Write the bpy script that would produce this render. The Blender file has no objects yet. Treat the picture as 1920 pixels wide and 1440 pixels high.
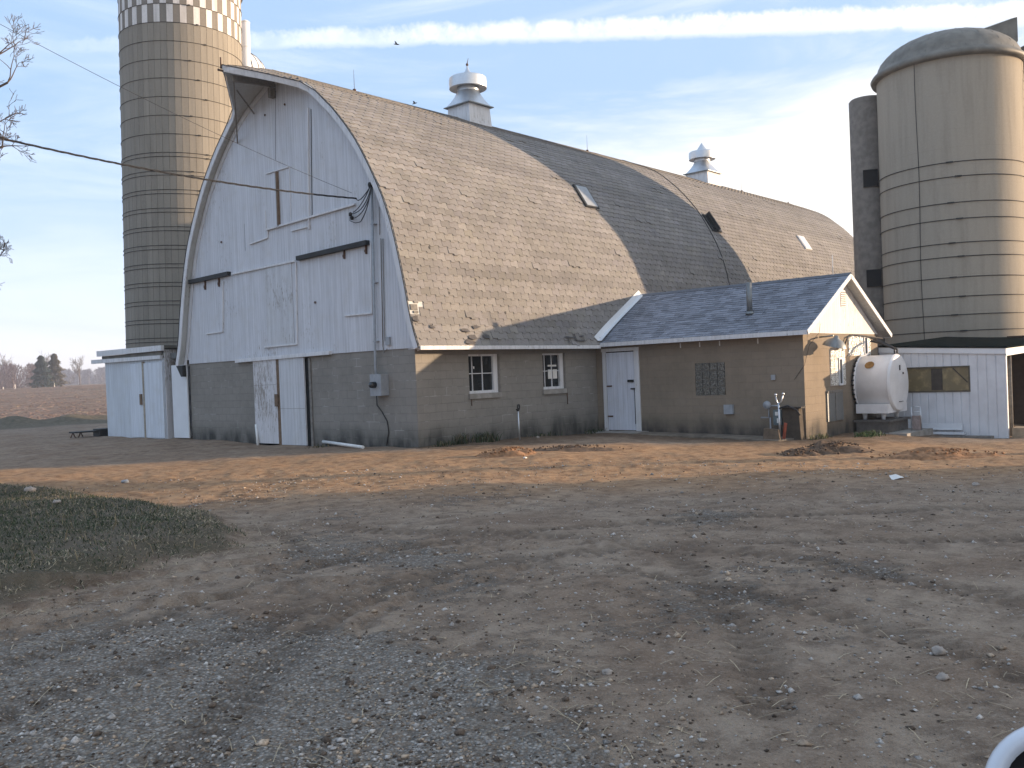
import bpy, math, random
import numpy as np
from mathutils import Vector, Matrix
random.seed(7); rng = np.random.default_rng(11)
PI = math.pi
sc = bpy.context.scene
col = sc.collection

# ------------------------------------------------------------------ camera
CF = 1723.6
CPOS = np.array([-14.789, -16.198, 1.634])
YAW, PIT, ROL = .7271, -.0097, -.0388
_f = np.array([math.cos(PIT)*math.cos(YAW), math.cos(PIT)*math.sin(YAW), math.sin(PIT)])
_r = np.cross(_f, [0, 0, 1]); _r /= np.linalg.norm(_r); _u = np.cross(_r, _f)
_c, _s = math.cos(ROL), math.sin(ROL)
CR, CU = _c*_r+_s*_u, -_s*_r+_c*_u
cam = bpy.data.cameras.new('camera'); camo = bpy.data.objects.new('camera', cam); col.objects.link(camo)
M = Matrix(((CR[0], CU[0], -_f[0], CPOS[0]), (CR[1], CU[1], -_f[1], CPOS[1]), (CR[2], CU[2], -_f[2], CPOS[2]), (0, 0, 0, 1)))
camo.matrix_world = M
cam.sensor_width = 36; cam.lens = 36*CF/1920; cam.clip_end = 6000; cam.clip_start = .05
sc.camera = camo

def ray(x, y):
    d = _f*CF+CR*(x-960)-CU*(y-720)
    return d/np.linalg.norm(d)
def pl(x, y, ax, val):
    """measured photo point on a real plane (axis ax = val)"""
    d = ray(x, y); t = (val-CPOS[ax])/d[ax]
    return CPOS+d*t
def at(x, y, dist):
    d = ray(x, y)
    return CPOS+d*dist/(d@_f)

SUN_AZ, SUN_EL = math.radians(-40), math.radians(7.2)

# ------------------------------------------------------------------ noise
def _h(ix, iy, seed):
    n = (ix.astype(np.int64)*374761393+iy.astype(np.int64)*668265263+seed*1274126177) & 0x7fffffff
    n = ((n ^ (n >> 13))*1274126177) & 0x7fffffff
    return ((n ^ (n >> 16)) & 0xffff)/65535.
def vn(x, y, seed=0):
    x = np.asarray(x, float); y = np.asarray(y, float)
    ix = np.floor(x); iy = np.floor(y); fx = x-ix; fy = y-iy
    fx = fx*fx*(3-2*fx); fy = fy*fy*(3-2*fy)
    a = _h(ix, iy, seed); b = _h(ix+1, iy, seed); c = _h(ix, iy+1, seed); d = _h(ix+1, iy+1, seed)
    return (a*(1-fx)+b*fx)*(1-fy)+(c*(1-fx)+d*fx)*fy-.5
def fbm(x, y, seed=0, o=4):
    s = 0; a = 1.
    for i in range(o):
        s = s+a*vn(x*2**i, y*2**i, seed+i*17); a *= .5
    return s
def sst(a, b, x):
    t = np.clip((x-a)/(b-a), 0, 1); return t*t*(3-2*t)

# ------------------------------------------------------------------ mesh builder
class MB:
    def __init__(s): s.v = []; s.f = []; s.sm = []; s.c = []; s.g = []
    def add(s, vs, fs, smooth=False, c=None):
        o = len(s.v); s.g.append((o, len(s.f))); s.v.extend([tuple(map(float, p)) for p in vs])
        for q in fs: s.f.append(tuple(i+o for i in q)); s.sm.append(smooth); s.c.append(c)
        return s
    def box(s, x0, x1, y0, y1, z0, z1, c=None):
        return s.add([(x0,y0,z0),(x1,y0,z0),(x1,y1,z0),(x0,y1,z0),(x0,y0,z1),(x1,y0,z1),(x1,y1,z1),(x0,y1,z1)],
              [(0,3,2,1),(4,5,6,7),(0,1,5,4),(1,2,6,5),(2,3,7,6),(3,0,4,7)], c=c)
    def obox(s, ce, a, b, h, c=None):
        ce, a, b, h = (np.array(q, float) for q in (ce, a, b, h))
        if np.cross(a, b)@h < 0: a = -a
        vs = [ce+i*a+j*b+k*h for k in (-1, 1) for i, j in ((-1,-1),(1,-1),(1,1),(-1,1))]
        return s.add(vs, [(0,3,2,1),(4,5,6,7),(0,1,5,4),(1,2,6,5),(2,3,7,6),(3,0,4,7)], c=c)
    def beam(s, p, q, w, h, up=(0,0,1), c=None):
        p, q = np.array(p, float), np.array(q, float); d = q-p; L = np.linalg.norm(d); t = d/L
        a = np.cross(t, up); a /= np.linalg.norm(a); b = np.cross(a, t)
        return s.obox((p+q)/2, t*L/2, a*w/2, b*h/2, c=c)
    def tube(s, pts, r, n=8, smooth=True, caps=True, c=None):
        pts = [np.array(p, float) for p in pts]; m = len(pts)
        rs = r if hasattr(r, '__len__') else [r]*m
        vs = []; prev = None
        for i, p in enumerate(pts):
            t = pts[min(i+1, m-1)]-pts[max(i-1, 0)]; t = t/(np.linalg.norm(t)+1e-12)
            if prev is None:
                a = np.cross(t, (0, 0, 1) if abs(t[2]) < .9 else (1, 0, 0))
            else: a = prev-t*(prev@t)
            a = a/(np.linalg.norm(a)+1e-12); prev = a; b = np.cross(t, a)
            for k in range(n):
                an = 2*PI*k/n; vs.append(p+rs[i]*(a*math.cos(an)+b*math.sin(an)))
        fs = [(i*n+k, i*n+(k+1) % n, (i+1)*n+(k+1) % n, (i+1)*n+k) for i in range(m-1) for k in range(n)]
        s.add(vs, fs, smooth, c)
        if caps:
            o = len(s.v)-len(vs)
            s.f += [tuple(o+k for k in range(n))[::-1], tuple(o+(m-1)*n+k for k in range(n))]; s.sm += [False]*2; s.c += [c]*2
        return s
    def lathe(s, prof, ce=(0,0,0), n=32, smooth=True, a0=0, a1=2*PI, axis=None, c=None):
        full = abs(a1-a0-2*PI) < 1e-6; k = n if full else n+1
        ce = np.array(ce, float)
        if axis is None: X, Y, Zx = np.eye(3)
        else:
            Zx = np.array(axis, float); X = np.cross((0,0,1) if abs(Zx[2]) < .9 else (1,0,0), Zx); X /= np.linalg.norm(X); Y = np.cross(Zx, X)
        vs = [ce+X*r*math.cos(a0+(a1-a0)*i/n)+Y*r*math.sin(a0+(a1-a0)*i/n)+Zx*z for r, z in prof for i in range(k)]
        fs = []
        for j in range(len(prof)-1):
            for i in range(n):
                i2 = (i+1) % k
                fs.append((j*k+i, j*k+i2, (j+1)*k+i2, (j+1)*k+i))
        return s.add(vs, fs, smooth, c)
    def prism(s, poly, vec, c=None):
        poly = [np.array(p, float) for p in poly]; vec = np.array(vec, float); n = len(poly)
        nr = sum(np.cross(poly[i]-poly[0], poly[(i+1) % n]-poly[0]) for i in range(n))
        if nr@vec < 0: poly = poly[::-1]
        vs = poly+[p+vec for p in poly]
        fs = [tuple(range(n))[::-1], tuple(range(n, 2*n))]+[(i, (i+1) % n, n+(i+1) % n, n+i) for i in range(n)]
        return s.add(vs, fs, c=c)
WL = {}
def build(name, mb, mat, parent=None, label=None, cat=None, group=None, kind=None, base=None):
    off = np.array(WL[parent.name]) if parent is not None else (np.array(base, float) if base is not None else np.zeros(3))
    v = np.array(mb.v)-off
    me = bpy.data.meshes.new(name); me.from_pydata(v.tolist(), [], mb.f)
    me.polygons.foreach_set('use_smooth', mb.sm)
    if any(c is not None for c in mb.c):
        ca = me.color_attributes.new('col', 'FLOAT_COLOR', 'CORNER'); buf = []
        for q, c in zip(mb.f, mb.c):
            c = c if c is not None else (1, 1, 1)
            buf.extend([c[0], c[1], c[2], 1.]*len(q))
        ca.data.foreach_set('color', buf)
    me.materials.append(mat); me.update()
    o = bpy.data.objects.new(name, me); col.objects.link(o)
    if parent is not None: o.parent = parent; WL[o.name] = off
    else: o.location = off; WL[o.name] = off
    tag(o, label, cat, group, kind)
    return o
def build_each(name, mb, mat, parent=None, label=None):
    gs = mb.g+[(len(mb.v), len(mb.f))]
    for (v0, f0), (v1, f1) in zip(gs[:-1], gs[1:]):
        m = MB(); m.v = mb.v[v0:v1]; m.f = [tuple(i-v0 for i in q) for q in mb.f[f0:f1]]; m.sm = mb.sm[f0:f1]; m.c = mb.c[f0:f1]; o = build(name, m, mat, parent, label)
    return o
def tag(o, label=None, cat=None, group=None, kind=None):
    if label: o['label'] = label
    if cat: o['category'] = cat
    if group: o['group'] = group
    if kind: o['kind'] = kind
def thing(name, loc, label, cat, group=None):
    o = bpy.data.objects.new(name, None); col.objects.link(o); o.location = tuple(map(float, loc)); WL[o.name] = np.array(loc, float)
    tag(o, label, cat, group); return o

# ------------------------------------------------------------------ materials
class NT:
    def __init__(s, name):
        s.m = bpy.data.materials.new(name); s.m.use_nodes = True; s.t = s.m.node_tree; s.n = s.t.nodes; s.l = s.t.links
        s.b = s.n['Principled BSDF']; s.tc = s.n.new('ShaderNodeTexCoord')
    def new(s, ty, **k):
        n = s.n.new(ty)
        for a, b in k.items():
            if a.startswith('i_'): 
                key = a[2:]; key = int(key) if key.isdigit() else key.replace('_', ' ')
                s.put(n.inputs[key], b)
            else: setattr(n, a, b)
        return n
    def put(s, inp, v):
        if isinstance(v, bpy.types.NodeSocket): s.l.new(v, inp)
        else:
            if hasattr(inp.default_value, '__len__') and not hasattr(v, '__len__'): v = (v,)*len(inp.default_value)
            if hasattr(v, '__len__') and len(v) == 3 and len(inp.default_value) == 4: v = (*v, 1)
            inp.default_value = v
    def obj(s, scale=(1,1,1), loc=(0,0,0)):
        m = s.new('ShaderNodeMapping'); s.l.new(s.tc.outputs['Object'], m.inputs[0]); m.inputs['Scale'].default_value = scale; m.inputs['Location'].default_value = loc
        return m.outputs[0]
    def noise(s, vec, scale, detail=4, rough=.55, dist=0):
        n = s.new('ShaderNodeTexNoise', i_Scale=scale, i_Detail=detail, i_Roughness=rough, i_Distortion=dist); s.l.new(vec, n.inputs['Vector']); return n.outputs['Fac']
    def ramp(s, fac, lo, hi, a=0., b=1.):
        n = s.new('ShaderNodeMapRange', i_0=fac, i_1=lo, i_2=hi, i_3=a, i_4=b); n.interpolation_type = 'SMOOTHSTEP'; return n.outputs[0]
    def math(s, op, a, b=0., cl=False):
        n = s.new('ShaderNodeMath', operation=op, use_clamp=cl, i_0=a, i_1=b); return n.outputs[0]
    def mix(s, f, a, b, bt='MIX'):
        n = s.new('ShaderNodeMix', data_type='RGBA', blend_type=bt); s.put(n.inputs[0], f); s.put(n.inputs[6], a); s.put(n.inputs[7], b); return n.outputs[2]
    def attr(s, name):
        n = s.new('ShaderNodeAttribute'); n.attribute_name = name; return n
    def bump(s, h, st, dist=.02):
        n = s.new('ShaderNodeBump', i_Strength=st, i_Distance=dist); s.l.new(h, n.inputs['Height']); s.l.new(n.outputs[0], s.b.inputs['Normal']); return n
    def out(s, c=None, rough=.8, metal=0., spec=.3):
        if c is not None: s.put(s.b.inputs['Base Color'], c)
        s.put(s.b.inputs['Roughness'], rough); s.put(s.b.inputs['Metallic'], metal); s.put(s.b.inputs['Specular IOR Level'], spec)
        return s.m

def m_plain(name, c, rough=.8, metal=0., var=.25, scale=8, spec=.3, bump=.15):
    t = NT(name); v = t.obj(); f = t.ramp(t.noise(v, scale, 6), .3, .7, 1-var, 1+var*.5)
    cc = t.mix(1., c, t.new('ShaderNodeCombineColor', i_0=f, i_1=f, i_2=f).outputs[0], 'MULTIPLY')
    t.bump(t.noise(v, scale*6, 3), bump, .005)
    return t.out(cc, rough, metal, spec)

def m_paint(name, c, wear=.4, pitch=.0, seed=0., woodc=(.30,.27,.24), rough=.65):
    """old painted boards: pitch = board width (grooves run vertically)"""
    t = NT(name); v = t.obj((1,1,1), (seed, seed*2, 0)); vs = t.obj((14, 14, .7), (seed, 0, 0))
    big = t.noise(v, .55, 3); st = t.noise(vs, 1., 5, .6)
    grey = t.mix(t.ramp(st, .35, .75), c, [q*.80 for q in c])
    grey = t.mix(t.ramp(t.noise(v, 2.3, 5), .45, .75, 0., .35), grey, [c[0]*.80, c[1]*.76, c[2]*.68])
    fl = t.noise(t.obj((30, 30, 5), (seed, 3, 0)), 1., 5, .7)
    thr = t.math('ADD', t.math('MULTIPLY', fl, .62), t.math('MULTIPLY', big, .38))
    msk = t.ramp(thr, .66-.13*wear, .70-.13*wear)
    cc = t.mix(msk, grey, woodc)
    h = t.math('SUBTRACT', t.math('MULTIPLY', st, .3), t.math('MULTIPLY', msk, .25))
    if pitch:
        sx = t.new('ShaderNodeSeparateXYZ', i_0=t.obj()); u = t.math('ADD', sx.outputs[0], sx.outputs[1])
        fr = t.math('FRACT', t.math('DIVIDE', u, pitch)); d = t.math('ABSOLUTE', t.math('SUBTRACT', fr, .5))
        g = t.ramp(d, .5-.007/pitch, .5-.001)
        cid = t.math('FLOOR', t.math('DIVIDE', u, pitch)); wn = t.new('ShaderNodeTexWhiteNoise', noise_dimensions='1D', i_W=cid)
        cc = t.mix(t.math('MULTIPLY', wn.outputs[0], .13), cc, [q*.4 for q in c])
        cc = t.mix(t.math('MULTIPLY', g, .38), cc, (.16, .16, .16)); h = t.math('SUBTRACT', h, t.math('MULTIPLY', g, .5))
    t.bump(h, .5, .012)
    return t.out(cc, rough)

def m_block(name, c, mort, bw=.4, bh=.2, efflor=.3, stain=(.05,.05,.045), smooth=0.):
    t = NT(name); sx = t.new('ShaderNodeSeparateXYZ', i_0=t.obj()); u = t.math('ADD', sx.outputs[0], sx.outputs[1])
    wob = t.noise(t.obj(), 1.3, 2); zz = t.math('ADD', sx.outputs[2], t.math('MULTIPLY', t.math('SUBTRACT', wob, .5), .012))
    uv = t.new('ShaderNodeCombineXYZ', i_0=u, i_1=zz).outputs[0]
    br = t.new('ShaderNodeTexBrick', i_Scale=1., i_Mortar_Size=.009, i_Mortar_Smooth=.3, i_Brick_Width=bw, i_Row_Height=bh, i_Bias=0.)
    t.l.new(uv, br.inputs['Vector']); br.offset = .5
    t.put(br.inputs['Color1'], [q*1.03 for q in c]); t.put(br.inputs['Color2'], [q*.95 for q in c]); t.put(br.inputs['Mortar'], mort)
    v = t.obj(); n1 = t.noise(v, .9, 5, .6); n2 = t.noise(v, 6, 5, .6)
    cc = t.mix(t.ramp(n1, .35, .7, 0., .35), br.outputs['Color'], [q*.62 for q in c])
    cc = t.mix(t.ramp(n2, .4, .75, 0., .25), cc, [q*1.25 for q in c])
    vst = t.noise(t.obj((2.2, 2.2, .8)), 1., 5)
    ef = t.math('MULTIPLY', t.ramp(br.outputs['Fac'], .2, .9), t.ramp(t.noise(v, 2.1, 3), .52, .66, 0., efflor))
    cc = t.mix(ef, cc, (.55, .54, .5))
    low = t.math('MULTIPLY', t.ramp(t.math('ADD', sx.outputs[2], t.math('MULTIPLY', n1, .8)), .35, 1.05, 1., 0.), t.ramp(vst, .3, .7, .35, .95))
    cc = t.mix(t.math('MULTIPLY', low, 1.25, True), cc, stain)
    hh = t.math('ADD', t.math('MULTIPLY', br.outputs['Fac'], -1.+smooth), t.math('MULTIPLY', t.noise(v, 60, 3), .35))
    t.bump(hh, .6, .008)
    return t.out(cc, .9, spec=.2)

def m_vcol(name, rough=.9, gran=90, gv=.3, bump=.3, spec=.25, tint=(1,1,1), big=.0):
    t = NT(name); a = t.attr('col').outputs['Color']; v = t.obj()
    f = t.ramp(t.noise(v, gran, 3), .3, .7, 1-gv, 1+gv)
    cc = t.mix(1., a, t.new('ShaderNodeCombineColor', i_0=f, i_1=f, i_2=f).outputs[0], 'MULTIPLY')
    cc = t.mix(1., cc, tint, 'MULTIPLY')
    if big:
        g = t.ramp(t.noise(v, .5, 6, .65), .35, .7, 1-big, 1+big*.4)
        cc = t.mix(1., cc, t.new('ShaderNodeCombineColor', i_0=g, i_1=g, i_2=g).outputs[0], 'MULTIPLY')
    if bump: t.bump(t.noise(v, gran*1.5, 2), bump, .004)
    return t.out(cc, rough, spec=spec)

def m_glass(name, c=(.012,.014,.015), rough=.06):
    t = NT(name); t.bump(t.noise(t.obj(), 3, 2), .04, .02)
    cc = t.mix(t.ramp(t.noise(t.obj(), 4, 4), .45, .75, 0., .5), c, [q*3 for q in c])
    return t.out(cc, rough, spec=.6)

def m_galv(name, c=(.62,.64,.66), rough=.38, metal=.85):
    t = NT(name); v = t.obj()
    vo = t.new('ShaderNodeTexVoronoi', i_Scale=22.); t.l.new(v, vo.inputs['Vector'])
    cc = t.mix(t.ramp(vo.outputs['Color'], 0., 1., 0., .22), c, [q*.6 for q in c])
    cc = t.mix(t.ramp(t.noise(t.obj((3,3,.6)), 1.5, 5), .5, .75, 0., .35), cc, (.35, .33, .3))
    t.bump(t.noise(v, 5, 3), .12, .02)
    return t.out(cc, rough, metal)

def m_silo(name, c, stave=True):
    t = NT(name); v = t.obj()
    sx = t.new('ShaderNodeSeparateXYZ', i_0=v)
    if stave: base = t.mix(1., c, t.attr('col').outputs['Color'], 'MULTIPLY')
    else: base = t.mix(0., c, c)
    st = t.noise(t.obj((3, 3, .25)), 1.6, 5)
    cc = t.mix(t.ramp(st, .4, .75, 0., .4), base, [q*.6 for q in c])
    cc = t.mix(t.ramp(t.noise(v, 14, 5, .7), .4, .8, 0., .3), cc, [q*1.3 for q in c])
    h = t.noise(v, 45, 4)
    if not stave:
        fz = t.math('FRACT', t.math('DIVIDE', sx.outputs[2], .62)); g = t.ramp(t.math('ABSOLUTE', t.math('SUBTRACT', fz, .5)), .485, .5)
        g = t.math('MULTIPLY', g, t.ramp(t.noise(v, .7, 2), .4, .6))
        cc = t.mix(t.math('MULTIPLY', g, .3), cc, [q*.5 for q in c])
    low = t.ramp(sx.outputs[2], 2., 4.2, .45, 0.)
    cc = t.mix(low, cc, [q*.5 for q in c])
    t.bump(h, .35, .01)
    return t.out(cc, .92, spec=.2)

white = m_paint('white_paint_boards', (.62,.63,.66), .45, .105)
white_worn = m_paint('worn_white_paint', (.60,.61,.63), .62, .14, 5.)
white_plain = m_paint('white_trim_paint', (.68,.68,.69), .55, 0, 2.)
white_old = m_paint('peeling_white_paint', (.62,.61,.62), .95, 0, 9.)
white_clean = m_plain('smooth_white_panel', (.66,.68,.70), .5, var=.06, scale=1.5, bump=.05)
soffit = m_paint('soffit_boards', (.50,.51,.50), .5, 0, 4., woodc=(.2,.19,.17))
block = m_block('concrete_block_wall', (.25,.232,.205), (.205,.192,.172), efflor=.45)
block_tan = m_block('painted_block_wall', (.245,.20,.15), (.215,.175,.132), efflor=.05, stain=(.045,.043,.04), smooth=.55)
shingle_m = m_vcol('asphalt_shingle', gv=.22, big=.13)
shingle_b = m_vcol('architectural_shingle', gv=.3, big=.15)
galv = m_galv('galvanised_metal'); galv_dk = m_galv('weathered_sheet_metal', (.22,.23,.23), .5, .6)
dark = m_plain('dark_metal', (.025,.025,.024), .6)
rust = m_plain('rusty_iron', (.10,.055,.035), .8, scale=14)
wood = m_plain('bare_brown_wood', (.17,.115,.075), .85, scale=12)
oldwood = m_plain('grey_weathered_wood', (.20,.185,.165), .9, scale=10)
glass = m_glass('window_glass'); glass_amber = m_glass('dirty_glass', (.16,.125,.06), .35)
void = m_plain('dark_interior', (.01,.01,.01), .95)
cable_m = m_plain('black_cable', (.03,.03,.032), .6)
alu = m_plain('bare_aluminium_wire', (.38,.33,.30), .5)
conc = m_plain('old_concrete', (.30,.28,.25), .9, scale=4, bump=.4)
pvc = m_plain('white_pvc', (.72,.72,.70), .4, var=.1)
grey_box = m_plain('grey_enamel', (.30,.32,.34), .45, var=.12)
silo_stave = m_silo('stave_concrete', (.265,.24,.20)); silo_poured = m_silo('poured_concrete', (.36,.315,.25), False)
dome_m = m_plain('weathered_dome_metal', (.175,.165,.14), .6, scale=3)
blackroof = m_plain('black_roofing', (.010,.014,.013), .95, spec=.0)
tank_m = m_plain('white_enamel_tank', (.74,.73,.72), .35, var=.08, scale=3, bump=.05)
rock_m = m_plain('pale_field_stone', (.36,.31,.265), .9, scale=20, bump=.6)
paper = m_plain('white_paper', (.7,.68,.64), .8, var=.08)
bark = m_plain('grey_bark', (.13,.105,.09), .9, scale=20, bump=.5)
veg = m_vcol('foliage', rough=.8, gran=20, gv=.2, bump=0, spec=.2)
dirtclod = m_plain('dug_orange_soil', (.30,.16,.08), .95, var=.5, scale=9, bump=.8)
orange_tag = m_plain('faded_red_paint', (.35,.08,.04), .6)
black_plastic = m_plain('black_plastic', (.012,.012,.013), .4)
car_paint = m_plain('white_vehicle_paint', (.62,.64,.68), .2, var=.03, spec=.6, bump=0)

# glass block: glossy greyish with ripples
def m_gblock():
    t = NT('glass_block'); v = t.obj()
    n = t.noise(v, 26, 3); cc = t.mix(t.ramp(n, .42, .62), (.055,.052,.040), (.19,.18,.15))
    t.bump(t.noise(v, 30, 2), .8, .03); return t.out(cc, .12, spec=.8)
gblock = m_gblock()

# ------------------------------------------------------------------ terrain
CTRL = np.array([(0,0,0.),(-.5,-.5,0.),(3.5,-.4,-.05),(7.2,-.4,-.12),(7.2,-6.4,-.23),(9,-6.6,-.28),(12.4,-6.6,-.42),(12.4,-9.7,-.58),(9,-10,-.42),(0,10.4,.03),(0,5,-.05),(0,12,.0),(0,16.3,.03),
   (-14,-16,0),(-6,-6,-.03),(-8,2,-.02),(-12,-9,0),(-3,-10,-.08),(2,-13,-.2),(-5,12,-.03),(-2,25,0),(4,30,0),(20,-12,-.8),(20,-2,-.5),(30,20,0),(-25,0,0),(-10,-26,0),(6,-25,-.3)])
def poly_sd(x, y, P):
    """signed distance (+ inside) to a polygon"""
    x = np.asarray(x, float); y = np.asarray(y, float)
    ins = np.zeros(x.shape, bool); dm = np.full(x.shape, 1e9); n = len(P)
    for i in range(n):
        x0, y0 = P[i]; x1, y1 = P[(i+1) % n]
        cnd = ((y0 > y) != (y1 > y)); xi = (x1-x0)*(y-y0)/((y1-y0)+1e-12)+x0
        ins ^= cnd & (x < xi)
        ex, ey = x1-x0, y1-y0; t = np.clip(((x-x0)*ex+(y-y0)*ey)/(ex*ex+ey*ey+1e-12), 0, 1)
        dm = np.minimum(dm, np.hypot(x-x0-t*ex, y-y0-t*ey))
    return np.where(ins, dm, -dm)
LAWN = [pl(a, b, 2, .1)[:2] for a, b in ((-700,905),(-250,903),(0,908),(160,915),(330,932),(425,955),(478,990),(440,1012),(330,1035),(240,1055),(110,1088),(0,1118),(-200,1180),(-600,1300))]
def fielddist(x, y): return np.hypot(x-CPOS[0], y-CPOS[1])
_TP = [[(-100,1290),(200,1190),(480,1090),(760,1020),(1100,975),(1500,950),(1900,935)], [(-100,1375),(300,1240),(600,1135),(900,1055),(1300,1005),(1900,985)], [(330,1440),(560,1200),(700,1110),(950,1040)],
       [(480,985),(545,1005),(575,1050),(560,1120),(470,1200)], [(1105,1030),(1180,1018),(1240,1022),(1300,1060),(1400,1180),(1440,1330)], [(1900,1110),(1500,1035),(1150,1002),(700,985),(450,975)], [(1900,1250),(1600,1150),(1300,1080),(900,1045)]]
TRK = [[pl(a, b, 2, 0)[:2] for a, b in t] for t in _TP]
def track(x, y):
    """0..1 wheel track strength; two parallel tread bands each"""
    shp = np.shape(x); full = np.zeros(shp).ravel(); sel = (np.hypot(np.asarray(x)-CPOS[0], np.asarray(y)-CPOS[1]) < 26).ravel() & (((np.asarray(x)-CPOS[0])*_f[0]+(np.asarray(y)-CPOS[1])*_f[1]) > 2).ravel()
    x = np.asarray(x).ravel()[sel]; y = np.asarray(y).ravel()[sel]; best = np.zeros(len(x))
    for k, P in enumerate(TRK):
        D = np.full(np.shape(x), 9.); S = np.zeros(np.shape(x)); acc = 0
        Q = []
        for i in range(len(P)-1):
            for t in np.linspace(0, 1, 4)[:-1]:
                p0 = P[max(i-1, 0)]; p1 = P[i]; p2 = P[i+1]; p3 = P[min(i+2, len(P)-1)]
                Q.append(.5*(2*p1+(p2-p0)*t+(2*p0-5*p1+4*p2-p3)*t*t+(3*p1-p0-3*p2+p3)*t**3))
        Q.append(P[-1])
        for i in range(len(Q)-1):
            e = Q[i+1]-Q[i]; L = np.hypot(*e); t = np.clip(((x-Q[i][0])*e[0]+(y-Q[i][1])*e[1])/L**2, 0, 1); d = np.hypot(x-Q[i][0]-t*e[0], y-Q[i][1]-t*e[1]); m = d < D
            D = np.where(m, d, D); S = np.where(m, acc+t*L, S); acc += L
        w = .13+.02*(k % 3); v = np.exp(-(D/w)**4)*(.68+.32*np.sin(S*42+k+D*20))*sst(-.6, -.1, fbm(x*.7, y*.7, 80+k, 3))
        best = np.maximum(best, v)
    full[sel] = best; return full.reshape(shp)
ARCS = [(pl(700,1500,2,0)[:2], 4.9, .9, 2.3), (pl(700,1500,2,0)[:2], 5.3, .9, 2.3), (pl(1500,1700,2,0)[:2], 6.2, .5, 1.4), (pl(1500,1700,2,0)[:2], 6.7, .5, 1.5), (pl(1180,1160,2,0)[:2], 1.75, .35, 1.75), (pl(1180,1160,2,0)[:2], 1.95, .45, 1.6), (pl(560,1300,2,0)[:2], 2.6, .2, 1.3), (pl(300,1500,2,0)[:2], 3.6, .3, 1.2)]
def H(x, y, detail=True):
    x = np.asarray(x, float); y = np.asarray(y, float)
    w = 0; s = 0
    for a, b, c in CTRL:
        q = 1/(((x-a)**2+(y-b)**2)+.6)**1.6; w = w+q; s = s+q*c
    z = s/w
    d = fielddist(x, y); az = np.arctan2(y-CPOS[1], x-CPOS[0])
    far = sst(0.3, .9, az)*sst(2.6, 2.0, az)
    azf = np.clip((az-1.0)/.25, -1.2, 1.4)
    z = z+far*((3.2-.45*azf)*sst(58, 205, d)+.0085*np.clip(d-200, 0, 420))
    berm = np.exp(-((d-(57+3*vn(az*14, az*0, 5)))/2.6)**2)*far*(.34+.3*vn(az*40, az*0, 3))
    z = z+berm*sst(.95, 1.1, az)
    sd = poly_sd(x, y, LAWN)+.25*fbm(x*1.1, y*1.1, 9, 3)
    z = z+sst(-.12, .55, sd)*(.17+.07*vn(x*.6, y*.6, 8))
    if detail:
        near = sst(60, 30, d)
        z = z+near*(.05*vn(x*.35, y*.35, 1)+.045*fbm(x*1.1, y*1.1, 2, 3))
        lawnm = sst(0, .3, sd)
        z = z+near*sst(24, 6, d)*(.019*fbm(x*5, y*5, 4, 4)+.016*np.maximum(0, vn(x*9, y*9, 21)-.18))
        # stretched wheel marks parallel to the barn yard drive
        ca, sa = math.cos(math.radians(-44)), math.sin(math.radians(-44))
        a = x*ca+y*sa; b = -x*sa+y*ca
        lit = sst(-3.5, -2.0, b-(-.0)-0*a)*0+np.exp(-((b+5.2+.4*vn(a*.3, a*0, 6))/2.4)**2)
        z = z+near*lit*(.045*vn(a*.22, b*4.2, 31)+.030*vn(a*.5, b*9, 33)+.018*vn(a*.9, b*19, 35)+.009*vn(a*10, b*5, 37)+.010*fbm(x*5, y*5, 39, 4))
        if x.size > 9000: z = z-near*.030*track(x, y)*(1-lawnm)
        for (cx, cy), R, wa, aa in ARCS:
            rr = np.hypot(x-cx, y-cy); an = np.arctan2(y-cy, x-cx)
            k = np.exp(-((rr-R)/.07)**2)*sst(.9, .4, np.abs(np.angle(np.exp(1j*(an-aa))))); k2 = np.exp(-((rr-R-.13)/.05)**2)*sst(.9, .4, np.abs(np.angle(np.exp(1j*(an-aa)))))
            z = z-k*.032*(1+.6*np.sin(an*60*R/1.8))+k2*.022
    return z
def H1(x, y): return float(H(np.array([x]), np.array([y]))[0])

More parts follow.
